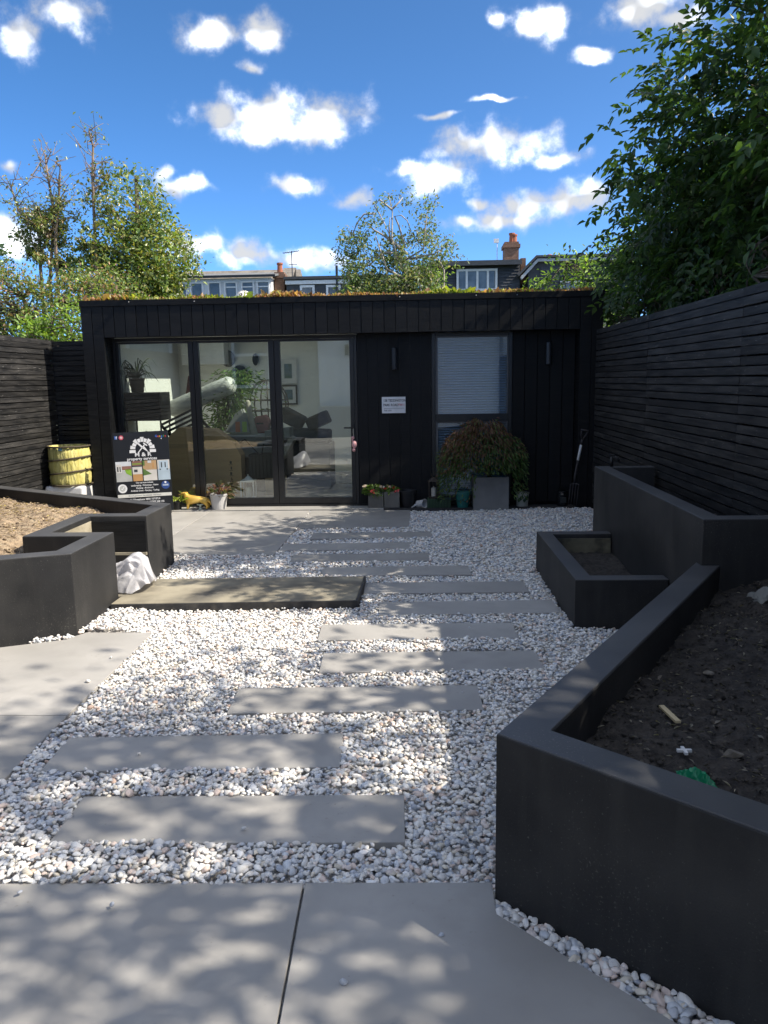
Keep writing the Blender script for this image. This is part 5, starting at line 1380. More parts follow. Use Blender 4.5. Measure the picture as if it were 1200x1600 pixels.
# green ribbed pot with lantern on it
gb = empty('ribbed_trough', (0.235, 9.26, 0.006), label='low green ribbed trough under the dark lantern', cat='trough')
MB().box(-0.14, 0.14, -0.07, 0.07, 0.0, 0.105).build('body', flat('bottle_green', (0.022, 0.05, 0.03), 0.4), gb)
for k in range(8): MB().box(-0.135 + k * 0.035, -0.113 + k * 0.035, -0.084, -0.0705, 0.003, 0.11).build('rib', flat('bottle_green_rib', (0.035, 0.075, 0.04), 0.4), gb)
lt = empty('lantern', (0.175, 9.255, 0.117), label='dark glass lantern with a white candle left of the maple', cat='lantern')
dkb = flat('dark_bronze', (0.04, 0.03, 0.022), 0.5)
MB().box(-0.062, 0.062, -0.062, 0.062, 0, 0.018).build('base', dkb, lt)
for a in (-0.055, 0.055):
    for b in (-0.055, 0.055): MB().box(a - .006, a + .006, b - .006, b + .006, 0.0185, 0.20).build('post', dkb, lt)
MB().add([(-0.07, -0.07, 0.2005), (0.07, -0.07, 0.2005), (0.07, 0.07, 0.2005), (-0.07, 0.07, 0.2005), (-0.02, -0.02, 0.245), (0.02, -0.02, 0.245), (0.02, 0.02, 0.245), (-0.02, 0.02, 0.245)], [(0, 3, 2, 1), (4, 5, 6, 7), (0, 1, 5, 4), (1, 2, 6, 5), (2, 3, 7, 6), (3, 0, 4, 7)]).build('roof', dkb, lt)
MB().tube([(0.03 * math.cos(t), 0, 0.262 + 0.022 * math.sin(t)) for t in np.linspace(0, 6.283, 14)], 0.004, 5, cap=False).build('ring', dkb, lt)
MB().lathe((0, 0, 0.0185), [(0.03, 0), (0.03, 0.10), (0.005, 0.105), (0.004, 0.12)], 14).build('candle', flat('ivory_wax2', (0.55, 0.52, 0.45), 0.5), lt)
# maple
mp_ = empty('potted_maple', (0.84, 9.29, 0.0), label='weeping dark red and green maple in a square grey planter before the window', cat='potted tree')
MB().strip([(-.205, -.205), (.205, -.205), (.205, .205), (-.205, .205), (-.205, -.2049)], [(-.185, -.185), (.185, -.185), (.185, .185), (-.185, .185), (-.185, -.1849)], -0.02, 0.375).box(-0.184, 0.184, -0.184, 0.184, 0.0, 0.33).build('planter', surf('grey_fibre_planter', (0.17, 0.17, 0.167), (0.23, 0.23, 0.226), scale=4, rough=0.7), mp_, bevel=0.003)
mb = MB()
mb.tube([(0, 0, 0.32), (-0.03, 0, 0.5), (-0.06, -0.02, 0.72), (-0.09, -0.02, 0.86)], [0.03, 0.025, 0.02, 0.01], 8)
for k in range(16):
    a = k * 2.4; L_ = RNG.uniform(0.3, 0.5)
    mb.tube([(-0.05, 0, 0.62 + 0.015 * k), (-0.07 + 0.5 * L_ * math.cos(a), 0.25 * L_ * math.sin(a) - 0.05, 0.80 + 0.01 * k), (-0.08 + L_ * 1.1 * math.cos(a), 0.6 * L_ * math.sin(a) - 0.1, 0.62)], [0.012, 0.008, 0.003], 5)
mb.build('trunk', BARK, mp_)
n = 7200
ph = RNG.uniform(0, 6.28, n); rr = RNG.random(n) ** 0.45
ex = -0.10 + 0.52 * rr * np.cos(ph); ey = -0.14 + 0.24 * rr * np.sin(ph)
top = 1.03 - 0.40 * rr ** 2.2 + 0.03 * np.sin(ex * 23) + 0.03 * np.sin(ph * 5)
ez = top - RNG.random(n) ** 1.5 * (0.18 + 0.50 * rr ** 1.3)
k_ = (ez > 0.12) & (ey < 0.02) & ~((ez < 0.44) & (ex > -0.17) & (ex < 0.24)) & ~((ez < 0.40) & (RNG.random(n) < 0.45))
ex, ey, ez, ph = ex[k_], ey[k_], ez[k_], ph[k_]; n = len(ex)
redc = np.array([(0.15, 0.080, 0.060), (0.21, 0.115, 0.08), (0.15, 0.11, 0.05)]); grc = np.array([(0.07, 0.13, 0.04), (0.095, 0.165, 0.05), (0.11, 0.15, 0.045)])
isred = RNG.random(n) < np.clip((ez - 0.45) * 1.7 - 0.5 * ex + 0.05, 0.05, 0.9)
c = np.where(isred[:, None], redc[RNG.integers(0, 3, n)], grc[RNG.integers(0, 3, n)]) * np.exp(RNG.normal(0, 0.25, (n, 1)))
leaves('crown', np.stack([ex, ey, ez], 1), np.stack([np.cos(ph) * 0.5, np.sin(ph) * 0.5 - 0.2, RNG.normal(-0.7, 0.4, n)], 1), RNG.normal(0, 0.7, (n, 3)) + np.array([0, -0.6, 0.6]), 0.05, 0.014, c, LEAF, mp_)
# teal pot, white pail, jar
tp_ = pot('plant_pot', (0.52, 9.24, 0.006), [(0.068, 0), (0.085, 0.15), (0.092, 0.152), (0.092, 0.185), (0.084, 0.185), (0.078, 0.14)], surf('teal_glaze', (0.02, 0.14, 0.13), (0.035, 0.22, 0.19), scale=12, rough=0.25, spec=0.6), 'small teal glazed pot under the maple')
MB().tube([(0.078 * math.cos(t), 0.078 * math.sin(t), 0.085 + 0.012 * math.sin(6 * t)) for t in np.linspace(0, 6.283, 40)], 0.005, 5, cap=False).build('painted_swirl', flat('dark_green_glaze', (0.01, 0.05, 0.04), 0.3), tp_)
pl_ = pot('paint_pail', (1.225, 9.27, 0.006), [(0.062, 0), (0.068, 0.003), (0.076, 0.15), (0.081, 0.152), (0.081, 0.165), (0.074, 0.166), (0.07, 0.13)], flat('cream_pail', (0.42, 0.43, 0.38), 0.5), 'small cream pail with a green leaf print right of the maple', 'pail')
mb = MB()
for k in range(6):
    a = R_(-130 + k * 16); z = 0.05 + 0.02 * (k % 3)
    x, y = 0.0785 * math.cos(a), 0.0785 * math.sin(a)
    t = Vector((-math.sin(a), math.cos(a), 0))
    mb.add([(x, y, z), (x + t.x * 0.02, y + t.y * 0.02, z + 0.02), (x, y, z + 0.06), (x - t.x * 0.014, y - t.y * 0.014, z + 0.03)], [(0, 1, 2, 3)])
mb.build('leaf_print', flat('print_green', (0.03, 0.07, 0.03), 0.6), pl_)
jr = pot('storage_jar', (1.70, 9.29, 0.006), [(0.06, 0), (0.066, 0.01), (0.066, 0.14), (0.058, 0.15), (0.06, 0.152), (0.06, 0.175), (0.05, 0.178)], flat('black_jar', (0.012, 0.014, 0.016), 0.15, 0.0, 0.6), 'black jar with a lid left of the garden fork', 'jar')
MB().box(-0.035, 0.035, -0.0685, -0.066, 0.04, 0.11).build('label_patch', flat('dim_label', (0.03, 0.035, 0.035), 0.5), jr)
# garden fork
fk = empty('garden_fork', (1.76, 9.05, 0.006), label='garden fork with a white shaft leaning in the dark right corner', cat='fork')
dk = flat('dark_steel', (0.05, 0.045, 0.048), 0.5, 0.3)
part(MB().tube([(1.795, 9.08, 0.30), (1.80, 9.085, 0.38), (1.835, 9.11, 0.56)], [0.013, 0.012, 0.014], 10), 'socket', dk, fk, smooth=True)
part(MB().tube([(1.8355, 9.111, 0.5605), (1.872, 9.135, 0.735)], 0.0145, 10), 'shaft', flat('white_shaft', (0.74, 0.74, 0.73), 0.4), fk, smooth=True)
part(MB().tube([(1.8725, 9.136, 0.7355), (1.885, 9.14, 0.80)], 0.012, 8).tube([(1.885, 9.14, 0.79), (1.872, 9.143, 0.85), (1.877, 9.145, 0.905)], 0.009, 6).tube([(1.885, 9.14, 0.79), (1.925, 9.143, 0.845), (1.952, 9.145, 0.89)], 0.009, 6).tube([(1.868, 9.145, 0.908), (1.955, 9.145, 0.893)], 0.012, 8), 'handle', dk, fk, smooth=True)
for k in range(4):
    x = 1.745 + k * 0.031
    part(MB().tube([(1.795, 9.078, 0.30), (x + 0.008, 9.075, 0.285), (x + 0.004, 9.072, 0.25), (x - 0.012, 9.045, 0.13), (x - 0.03, 9.03, 0.01)], [0.008, 0.008, 0.007, 0.006, 0.003], 6), 'tine', dk, fk, smooth=True)

# ball on the roof
bl = empty('football', (-2.16, 10.0, 2.446), label='dirty white football half sunk in the roof planting', cat='ball')
MB().ball((0, 0, 0.075), 0.115, 24, 16).build('ball', surf('weathered_white', (0.55, 0.52, 0.46), (0.68, 0.66, 0.62), scale=6, rough=0.6), bl, smooth=True)
mb = MB()
for (a, e_) in ((-100, 30), (-60, 45), (-130, 50), (-85, 70), (-40, 15)):
    n0 = Vector((math.cos(R_(a)) * math.cos(R_(e_)), math.sin(R_(a)) * math.cos(R_(e_)), math.sin(R_(e_))))
    u_ = n0.orthogonal().normalized(); w_ = n0.cross(u_)
    mb.add([Vector((0, 0, 0.075)) + (n0 * 1.0 + (u_ * math.cos(2 * math.pi * k / 5) + w_ * math.sin(2 * math.pi * k / 5)) * 0.22).normalized() * 0.1165 for k in range(5)], [(0, 1, 2, 3, 4)])
mb.build('dark_panel', flat('ball_black', (0.06, 0.055, 0.05), 0.6), bl)


# ---- white sheet crumpled in the nook
def sheet():
    rg = np.random.default_rng(5)
    G = rg.random((3, 24, 24))

    def vn(k, u, v):                                # value noise
        u = u % 22; v = v % 22; i, j = int(u), int(v); a, b = u - i, v - j
        g_ = G[k]
        return (g_[i, j] * (1 - a) + g_[i + 1, j] * a) * (1 - b) + (g_[i, j + 1] * (1 - a) + g_[i + 1, j + 1] * a) * b

    def crease(u, v):                               # sharp folds
        r = 0.0
        for k, (f, w) in enumerate(((2.6, 1.0), (5.7, 0.6), (11.7, 0.3))):
            r += w * (1 - abs(2 * vn(k, u * f + 3, v * f + 5) - 1) * 2)
        return r
    nu, nv = 60, 64
    V = []
    for i in range(nu):
        for j in range(nv):
            u, v = i / (nu - 1), j / (nv - 1)
            crest = 0.10 + 0.12 * math.exp(-((u - 0.78) / 0.22) ** 2) + 0.07 * math.exp(-((u - 0.25) / 0.2) ** 2)
            crest *= min(1.0, (1.03 - u) / 0.13)
            t = v * math.pi
            x = -2.47 + 0.45 * u + 0.16 * math.sin(t) * (u - 0.25) + 0.03 * (vn(0, u * 4, v * 5) - 0.5)
            y = 5.23 + 0.10 * (1 - u) + 0.44 * v - 0.06 * math.sin(t)
            z = 0.057 + crest * max(0.0, math.sin(t)) ** 0.8
            d = 0.062 * crease(u, v) * (0.35 + 0.65 * math.sin(t))
            x += d * 0.35; y -= d * 0.6; z += d * 0.55
            V.append((x, max(y, 5.215) if x < -2.1 else y, max(z, 0.0565)))
    F = [(i * nv + j, (i + 1) * nv + j, (i + 1) * nv + j + 1, i * nv + j + 1) for i in range(nu - 1) for j in range(nv - 1)]
    m = surf('white_polythene', (0.66, 0.66, 0.69), (0.76, 0.76, 0.78), scale=5, rough=0.3, bump=0.35, bscale=22, bdist=0.01)
    b_ = m.node_tree.nodes['Principled BSDF']
    tr = m.node_tree.nodes.new('ShaderNodeBsdfTranslucent'); tr.inputs[0].default_value = (0.7, 0.7, 0.74, 1)
    mx_ = m.node_tree.nodes.new('ShaderNodeMixShader'); mx_.inputs[0].default_value = 0.35
    m.node_tree.links.new(b_.outputs[0], mx_.inputs[1]); m.node_tree.links.new(tr.outputs[0], mx_.inputs[2])
    m.node_tree.links.new(mx_.outputs[0], m.node_tree.nodes['Material Output'].inputs['Surface'])
    o = MB().add(V, F).build('crumpled_sheet', m, smooth=False)
    tag(o, 'crumpled white plastic sheet lying on the concrete step in the nook', 'sheet')


sheet()

# ---- things on the dark soil
thing(obox((0.842, 2.545, 0.372), (0.006, -0.072, 0.003), (0.009, 0.001, 0), (0, 0, 0.004)), 'wood_offcut', flat('pale_pine', (0.55, 0.45, 0.27), 0.7), 'pale splinter of wood lying on the dark soil', 'wood offcut')
thing(MB().box(-0.022, 0.022, -0.005, 0.005, 0, 0.008).box(-0.005, 0.005, 0.0055, 0.022, 0, 0.008).box(-0.005, 0.005, -0.022, -0.0055, 0, 0.008), 'tile_spacer', WHITEPL, 'white cross-shaped tile spacer on the dark soil', 'tile spacer').location = (0.80, 2.27, 0.372)
gsh = MB()
gv = []
for i in range(12):
    for j in range(8):
        u, v = i / 11, j / 7
        gv.append((0.735 + 0.085 * u, 2.10 - 0.055 * u + 0.05 * v, 0.365 + 0.035 * math.sin(u * 3.1) * math.sin(v * 3.1) + 0.012 * abs(math.sin(u * 11 + v * 5))))
gsh.add(gv, [(i * 8 + j, (i + 1) * 8 + j, (i + 1) * 8 + j + 1, i * 8 + j + 1) for i in range(11) for j in range(7)])
thing(gsh, 'green_wrapper', flat('green_plastic', (0.01, 0.20, 0.09), 0.25), 'scrap of shiny green plastic behind the planter rim', 'wrapper')
cl = MB()
for i in range(16):
    for j in range(12):
        u, v = i / 15, j / 11
        cl_z = 0.03 + 0.05 * math.exp(-((u - 0.4) / 0.3) ** 2 - ((v - 0.5) / 0.35) ** 2) + 0.025 * abs(math.sin(u * 9 + v * 4)) + 0.02 * abs(math.sin(v * 8 - u * 3))
        cl.v.append((1.66 + 0.24 * u, 3.80 + 0.16 * v, 0.352 + cl_z * math.sin(math.pi * min(1, max(0, u))) ** 0.3))
cl.f = [(i * 12 + j, (i + 1) * 12 + j, (i + 1) * 12 + j + 1, i * 12 + j + 1) for i in range(15) for j in range(11)]
thing(cl, 'rag', flat('pale_rag', (0.20, 0.20, 0.18), 0.9), 'pale crumpled rag on the soil beneath the tallest planter', 'rag')
shp, fst = stone_shapes(1, 6)
clods(Ti + [(1.95, 4.1)], rz_, 5200, [(0.024, 0.020, 0.016), (0.040, 0.034, 0.028), (0.062, 0.053, 0.043)], 'crumbs and clods of dark soil in the right foreground planter', 0.003, 0.015)
clods(LPi, lz, 3000, [(0.22, 0.16, 0.105), (0.33, 0.25, 0.16), (0.15, 0.108, 0.072)], 'crumbs and clods of dry soil in the left planter', 0.004, 0.02)
for k, (x, y, s_) in enumerate(((0.955, 2.30, 0.032), (1.22, 2.62, 0.02), (1.12, 2.95, 0.018), (1.08, 2.14, 0.016), (1.3, 2.3, 0.025))):
    o = MB().add(shp[k] * np.array([s_ * 1.3, s_, s_ * 0.6]) + np.array([x, y, rz_(x, y) + s_ * 0.3]), [tuple(f) for f in fst]).build('stone', surf('brown_clod', (0.10, 0.085, 0.065), (0.17, 0.15, 0.12), scale=30, rough=0.95))
    tag(o, ('largest brown stone', 'middling brown stone', 'farthest small brown stone', 'nearest small brown stone', 'rightmost brown stone')[k] + ' on the dark soil of the right planter', 'stone', 'stones on the dark soil')
# tap on the tall planter
tpz = empty('garden_tap', (1.63, 6.69, 0.75), label='small dark tap standing on the back rim of the tallest planter', cat='tap')
part(MB().tube([(1.63, 6.69, 0.751), (1.63, 6.69, 0.84)], 0.014, 8).tube([(1.63, 6.69, 0.83), (1.67, 6.67, 0.835), (1.685, 6.66, 0.80)], 0.010, 8), 'pipe', BLACKMET, tpz, smooth=True)
part(MB().tube([(1.605, 6.69, 0.852), (1.655, 6.69, 0.852)], 0.008, 6), 'handle', BLACKMET, tpz)

# ================================================================== TREES AND SHRUBS
def bend(a, b, sag, rng, n=5):
    a, b = np.array(a, float), np.array(b, float)
    ts = np.linspace(0, 1, n)
    off = rng.normal(0, sag, 3)
    return [tuple(a + (b - a) * t + off * math.sin(math.pi * t)) for t in ts]


def sample_crown(ells, n, rng, shell=0.55):
    """points in a union of ellipsoids (c, r), denser towards the surface"""
    vol = np.array([r[0] * r[1] * r[2] for _, r in ells]); pick = rng.choice(len(ells), n, p=vol / vol.sum())
    c = np.array([e[0] for e in ells])[pick]; r = np.array([e[1] for e in ells])[pick]
    d = unit(rng.normal(0, 1, (n, 3))); q = rng.random((n, 1)) ** (1 / 3.0)
    q = shell * (0.62 + 0.42 * rng.random((n, 1))) + (1 - shell) * q
    return c + d * q * r, d


def tree(name, label, base, ells, clumps, per, spread, leaf, cols, seed, bark=BARK, trunk_r=0.12, droop=0.3, width=0.42, mat=LEAF, compound=False, zmin=0.0, limbs=14, keep=None, twig=0.006, trunks=1):
    rng = np.random.default_rng(seed)
    root = empty(name, base, label=label, cat='tree' if 'tree' in name else 'shrub')
    C, d = sample_crown(ells, clumps, rng)
    k = C[:, 2] > zmin
    if keep is not None: k &= keep(C)
    C, d = C[k], d[k]
    cen = np.mean([e[0] for e in ells], 0)
    mb = MB()
    for t in range(trunks):
        top = cen + rng.normal(0, 0.15, 3) * (trunks > 1); b0 = np.array(base) + np.array([rng.normal(0, 0.2), rng.normal(0, 0.2), 0]) * (trunks > 1)
        mb.tube(bend(b0 + (0, 0, -0.1), top, 0.12, rng, 7), np.linspace(trunk_r, trunk_r * 0.4, 7), 9)
    low = np.array(base) * 0.55 + cen * 0.45
    for e in range(limbs):
        tgt = C[rng.integers(0, len(C))]
        st = low + (cen - low) * rng.random()
        mb.tube(bend(st, tgt, 0.15, rng, 6), np.linspace(trunk_r * 0.42, twig, 6), 6)
    part(mb, 'trunk', bark, root, smooth=True)
    mb = MB()
    hubs = C[rng.integers(0, len(C), max(10, limbs * 2))]
    for i in range(0, len(C), max(1, len(C) // 260)):
        j = np.argmin(np.linalg.norm(hubs - C[i] - (cen - C[i]) * 0.3, axis=1))
        mb.tube(bend(hubs[j], C[i], 0.05, rng, 4), np.linspace(twig * 1.6, twig * 0.5, 4), 4, cap=False)
    part(mb, 'twig_mass', bark, root)['kind'] = 'stuff'
    n = len(C) * per
    P = np.repeat(C, per, 0); dd = np.repeat(d, per, 0)
    if not compound:
        P = P + rng.normal(0, 1, (n, 3)) * spread
        D = unit(dd * 0.7 + rng.normal(0, 0.7, (n, 3)) + np.array([0, 0, -droop]))
        Nn = rng.normal(0, 0.6, (n, 3)) + np.array([0, 0, 1.0]) + 0.3 * dd
        sz = leaf * np.exp(rng.normal(0, 0.22, n))
        tone = np.repeat(np.exp(rng.normal(0, 0.18, (len(C), 1))), per, 0)
        col = leafcols(n, cols, 0.22, rng=rng) * tone
    else:
        P = P + rng.normal(0, 1, (n, 3)) * spread
        R0 = unit(dd * 0.8 + rng.normal(0, 0.6, (n, 3)) + np.array([0, 0, -droop]))
        side = unit(np.cross(R0, np.array([0, 0, 1.0]) + rng.normal(0, 0.25, (n, 3))))
        upv = np.cross(side, R0)
        ps, ds, ns, ss, cs_ = [], [], [], [], []
        col0 = leafcols(n, cols, 0.22, rng=rng)
        L = leaf * 2.7 * np.exp(rng.normal(0, 0.18, n))
        for t_, s in ((0.28, 1), (0.30, -1), (0.52, 1), (0.54, -1), (0.76, 1), (0.78, -1), (0.96, 0)):
            ps.append(P + R0 * (L * t_)[:, None] - np.array([0, 0, 1.0]) * (L * 0.25 * t_ * t_)[:, None])
            ds.append(R0 * (0.75 if s else 1.0) + side * s * 0.85 + np.array([0, 0, -0.35]) + rng.normal(0, 0.15, (n, 3)))
            ns.append(upv + rng.normal(0, 0.3, (n, 3))); ss.append(leaf * np.exp(rng.normal(0, 0.15, n))); cs_.append(col0 * np.exp(rng.normal(0, 0.1, (n, 1))))
        P, D, Nn, sz, col = np.concatenate(ps), np.concatenate(ds), np.concatenate(ns), np.concatenate(ss), np.concatenate(cs_)
    k = P[:, 2] > zmin
    if keep is not None: k &= keep(P)
    o = leaves('crown', P[k], D[k], Nn[k], sz[k], sz[k] * width, col[k], mat, root)
    o.matrix_parent_inverse = Matrix.Translation(-Vector(base))
    return root


DARKG = [(0.032, 0.064, 0.024), (0.045, 0.086, 0.030), (0.060, 0.108, 0.036), (0.028, 0.054, 0.024)]
over_fence = lambda P: ~((P[:, 0] < 2.35) & (P[:, 2] < 2.12)) & ~((P[:, 0] < 2.15) & (P[:, 1] > 9.0) & (P[:, 2] < 2.6))
# tall ash-leaved trees beyond the right fence
tree('broadleaf_tree', 'tall dark tree with feathery compound leaves overhanging the right fence', (3.9, 7.2, 0.0),
     [((3.68, 8.7, 2.7), (1.7, 1.6, 1.3)), ((3.55, 7.0, 3.35), (1.75, 1.6, 1.2)), ((3.75, 5.7, 4.1), (1.85, 1.2, 1.1)), ((4.3, 7.6, 3.2), (1.7, 2.0, 1.0)), ((3.9, 7.2, 2.6), (1.5, 2.2, 1.0)), ((3.3, 5.3, 2.9), (1.0, 1.1, 1.0))],
     880, 13, 0.17, 0.088, DARKG, 11, trunk_r=0.16, droop=0.25, width=0.47, compound=True, zmin=1.5, limbs=22, keep=over_fence, twig=0.008)
# lower dark shrubs directly behind the fence
tree('laurel_shrub', 'dense dark laurel shrub just behind the right fence', (3.1, 8.2, 0.0),
     [((2.9, 9.6, 2.4), (0.9, 0.9, 0.9)), ((3.0, 8.0, 2.2), (0.8, 1.2, 0.9)), ((3.0, 6.3, 2.1), (0.75, 1.1, 0.8)), ((2.95, 4.8, 2.0), (0.6, 0.8, 0.7))],
     460, 30, 0.12, 0.075, DARKG, 12, trunk_r=0.06, droop=0.5, width=0.42, zmin=1.2, limbs=14, keep=over_fence, trunks=4)
# trees that dapple the foreground
tree('broadleaf_tree', 'tree beyond the right fence beside the viewer, known by its dappled shade', (5.2, 1.3, 0.0),
     [((5.0, 2.1, 5.4), (1.7, 1.3, 1.35)), ((4.6, 0.6, 5.0), (1.5, 1.3, 1.2)), ((5.6, 1.4, 6.3), (1.5, 1.5, 0.9)), ((5.9, 1.3, 7.7), (1.5, 1.2, 0.9))],
     165, 26, 0.25, 0.12, DARKG, 13, trunk_r=0.17, droop=0.3, width=0.5, zmin=2.5, limbs=18)
LIME = [(0.169, 0.260, 0.058), (0.221, 0.312, 0.072), (0.130, 0.208, 0.052)]
tree('leafy_shrub', 'light green bush behind the garden room by the right-hand trees', (2.5, 13.2, 0.0),
     [((2.35, 13.2, 2.9), (0.55, 0.5, 0.55)), ((3.0, 13.4, 3.0), (0.6, 0.6, 0.75))], 70, 26, 0.10, 0.085, LIME + DARKG[1:3], 14, trunk_r=0.04, zmin=1.0, limbs=8)

# glossy holly-like tree, left
HOLLY = [(0.098, 0.156, 0.039), (0.130, 0.189, 0.049), (0.182, 0.227, 0.072), (0.260, 0.247, 0.065)]


def clump_tree(name, label, base, pts, y, depth, per, spread, leaf, cols, seed, branches, bark, rad, mat=LEAF, width=0.5, droop=0.2, zmin=1.0):
    rng = np.random.default_rng(seed)
    root = empty(name, base, label=label, cat='tree')
    mb = MB()
    for b, r0 in branches:
        if len(b[0]) == 2: b = [(p[0], y - 0.16 + rng.normal(0, 0.05), p[1]) for p in b]
        mb.tube(b, np.linspace(r0, max(r0 * 0.35, 0.004), len(b)), 7)
    part(mb, 'trunk', bark, root, smooth=True)
    C = []
    for (x, z) in pts:
        for _ in range(3): C.append((x + rng.normal(0, 0.08), y + rng.normal(0, depth), z + rng.normal(0, 0.07)))
    C = np.array(C); n = len(C) * per
    P = np.repeat(C, per, 0) + rng.normal(0, 1, (n, 3)) * spread
    D = unit(rng.normal(0, 0.8, (n, 3)) + np.array([0, 0, 0.2 - droop]))
    sz = leaf * np.exp(rng.normal(0, 0.25, n))
    Nn = rng.normal(0, 0.7, (n, 3)) + np.array([0.3, -0.4, 0.8])
    k = P[:, 2] > zmin
    tone = np.repeat(np.exp(rng.normal(0, 0.15, (len(C), 1))), per, 0)
    o = leaves('crown', P[k], D[k], Nn[k], sz[k], sz[k] * width, (leafcols(n, cols, 0.25, rng=rng) * tone)[k], mat, root)
    o.matrix_parent_inverse = Matrix.Translation(-Vector(base))
    return root


HP = [(-4.6, 4.9), (-4.83, 4.7), (-4.57, 4.55), (-4.36, 4.41), (-4.26, 4.29), (-4.8, 4.35), (-5.03, 4.1), (-4.68, 4.09), (-4.39, 4.03), (-4.12, 3.98), (-3.96, 3.87), (-5.24, 3.85), (-4.83, 3.84), (-4.44, 3.7), (-4.09, 3.56), (-3.88, 3.41), (-5.54, 3.6), (-5.81, 3.6), (-5.13, 3.46), (-4.59, 3.37), (-4.2, 3.18), (-5.43, 3.2), (-5.94, 3.66), (-5.02, 3.12), (-5.75, 3.34), (-4.96, 4.78), (-5.09, 4.46), (-4.5, 3.0), (-4.9, 2.8), (-5.4, 2.8), (-4.1, 2.8)]
_hr = np.random.default_rng(77)
HP += [(-4.62 + 0.78 * math.sqrt(q) * math.cos(a), 3.35 + 0.85 * math.sqrt(q) * math.sin(a)) for q, a in zip(_hr.random(46), _hr.uniform(0, 6.28, 46))]
HP += [(-4.6, 3.9), (-4.8, 3.6), (-4.4, 3.5), (-5.0, 3.7), (-4.7, 3.2), (-4.3, 3.3), (-4.9, 4.0)]
clump_tree('holly_tree', 'glossy green tree catching the sun behind the left end of the garden room', (-4.7, 13.5, 0), HP, 13.5, 0.32, 62, 0.115, 0.068, HOLLY, 21,
           [([(-4.7, 13.5, -0.1), (-4.72, 13.5, 2.0), (-4.68, 13.5, 3.4), (-4.62, 13.5, 4.9)], 0.09)] + [([(-4.7, 13.5, 2.6), (x * 0.5 - 2.35, 13.5, z * 0.6 + 1.2), (x, 13.5, z)], 0.025) for x, z in HP[:31:2]], BARK, 0.1, mat=LEAFG)
# half-bare trees, far left
STEMS = [[(-6.04, 0.0), (-6.0, 3.16), (-5.85, 4.27), (-5.86, 4.85), (-5.92, 5.15)], [(-5.28, 0.0), (-5.22, 3.52), (-5.16, 4.74), (-5.13, 5.25), (-5.15, 5.45)], [(-6.18, 0.0), (-6.13, 3.41), (-6.13, 4.03), (-6.42, 4.29), (-6.49, 4.66)], [(-5.88, 0.0), (-5.84, 3.78), (-5.72, 4.51), (-5.63, 4.95)]]
LABS = ['sparse reddish tree at the far left with leaves mostly at its tips', 'nearly bare spire-like tree left of the glossy tree']


def bare_tree(stems, label, seed, base, leafn, cols):
    rng = np.random.default_rng(seed)
    br = []; tips = []
    for s in stems:
        L = [np.array((p[0], 13.0 + rng.normal(0, 0.06), p[1])) for p in s]
        br.append(([tuple(p) for p in L], 0.034))
        for i in range(1, len(L) - 1):
            seg = L[i + 1] - L[i]
            for k in range(int(3 + np.linalg.norm(seg) * 10)):
                t = rng.random(); p = L[i] + seg * t
                a = rng.uniform(0, 6.28); ln_ = rng.uniform(0.25, 0.75) * max(0.22, 1.15 - 0.33 * (p[2] - 2.9))
                q = p + np.array([math.cos(a) * 0.75, math.sin(a) * 0.5, rng.uniform(0.25, 0.75)]) * ln_
                m_ = (p + q) / 2 + rng.normal(0, 0.04, 3) + np.array([0, 0, 0.04])
                br.append(([tuple(p), tuple(m_), tuple(q)], 0.010)); tips += [q, (m_ + q) / 2, m_]
                for _ in range(2):
                    w = m_ + (q - m_) * rng.random(); e = w + rng.normal(0, 0.14, 3) + np.array([0, 0, 0.10])
                    br.append(([tuple(w), tuple(e)], 0.006)); tips.append(e)
        tips.append(L[-1]); tips.append(L[-1])
    root = empty('half_bare_tree', base, label=label, cat='tree')
    mb = MB()
    for b, r0 in br: mb.tube(b, np.linspace(r0, max(r0 * 0.35, 0.003), len(b)), 5)
    part(mb, 'trunk', surf('reddish_bark', (0.17, 0.12, 0.085), (0.29, 0.22, 0.16), scale=9, rough=0.9), root)
    T = np.array(tips); n = leafn
    lowb = np.clip(1.4 - (T[:, 2] - 3.0) * 0.75, 0.10, 1.8) ** 2; pick = rng.choice(len(T), n, p=lowb / lowb.sum())
    P = T[pick] + rng.normal(0, 0.045, (n, 3))
    sz = 0.052 * np.exp(rng.normal(0, 0.25, n))
    o = leaves('crown', P, rng.normal(0, 1, (n, 3)), rng.normal(0, 0.7, (n, 3)) + np.array([0.3, -0.3, 0.8]), sz, sz * 0.5, leafcols(n, cols, 0.3, rng=rng), LEAFG, root)
    o.matrix_parent_inverse = Matrix.Translation(-Vector(base))


bare_tree([STEMS[0], STEMS[2], STEMS[3]], LABS[0], 31, (-6.0, 13, 0), 5200, [(0.19, 0.23, 0.08), (0.28, 0.20, 0.11), (0.15, 0.21, 0.07), (0.24, 0.25, 0.10)])
bare_tree([STEMS[1]], LABS[1], 32, (-5.28, 13, 0), 1500, [(0.17, 0.21, 0.07), (0.24, 0.19, 0.09), (0.14, 0.20, 0.065)])
MIX = [(0.117, 0.182, 0.052), (0.182, 0.247, 0.072), (0.247, 0.286, 0.104), (0.312, 0.195, 0.130), (0.078, 0.124, 0.039)]
tree('hedge_shrub', 'mixed climbing shrub with pinkish shoots above the left fence', (-5.6, 11.2, 0.0),
     [((-5.9, 11.0, 2.5), (0.9, 0.6, 0.75)), ((-5.0, 11.3, 2.4), (0.8, 0.6, 0.75)), ((-6.6, 11.4, 2.7), (0.8, 0.6, 0.9)), ((-4.7, 11.8, 2.6), (0.7, 0.6, 0.7))],
     560, 34, 0.085, 0.05, MIX, 15, trunk_r=0.04, droop=0.2, width=0.5, mat=LEAFG, zmin=0.9, limbs=16, trunks=4)
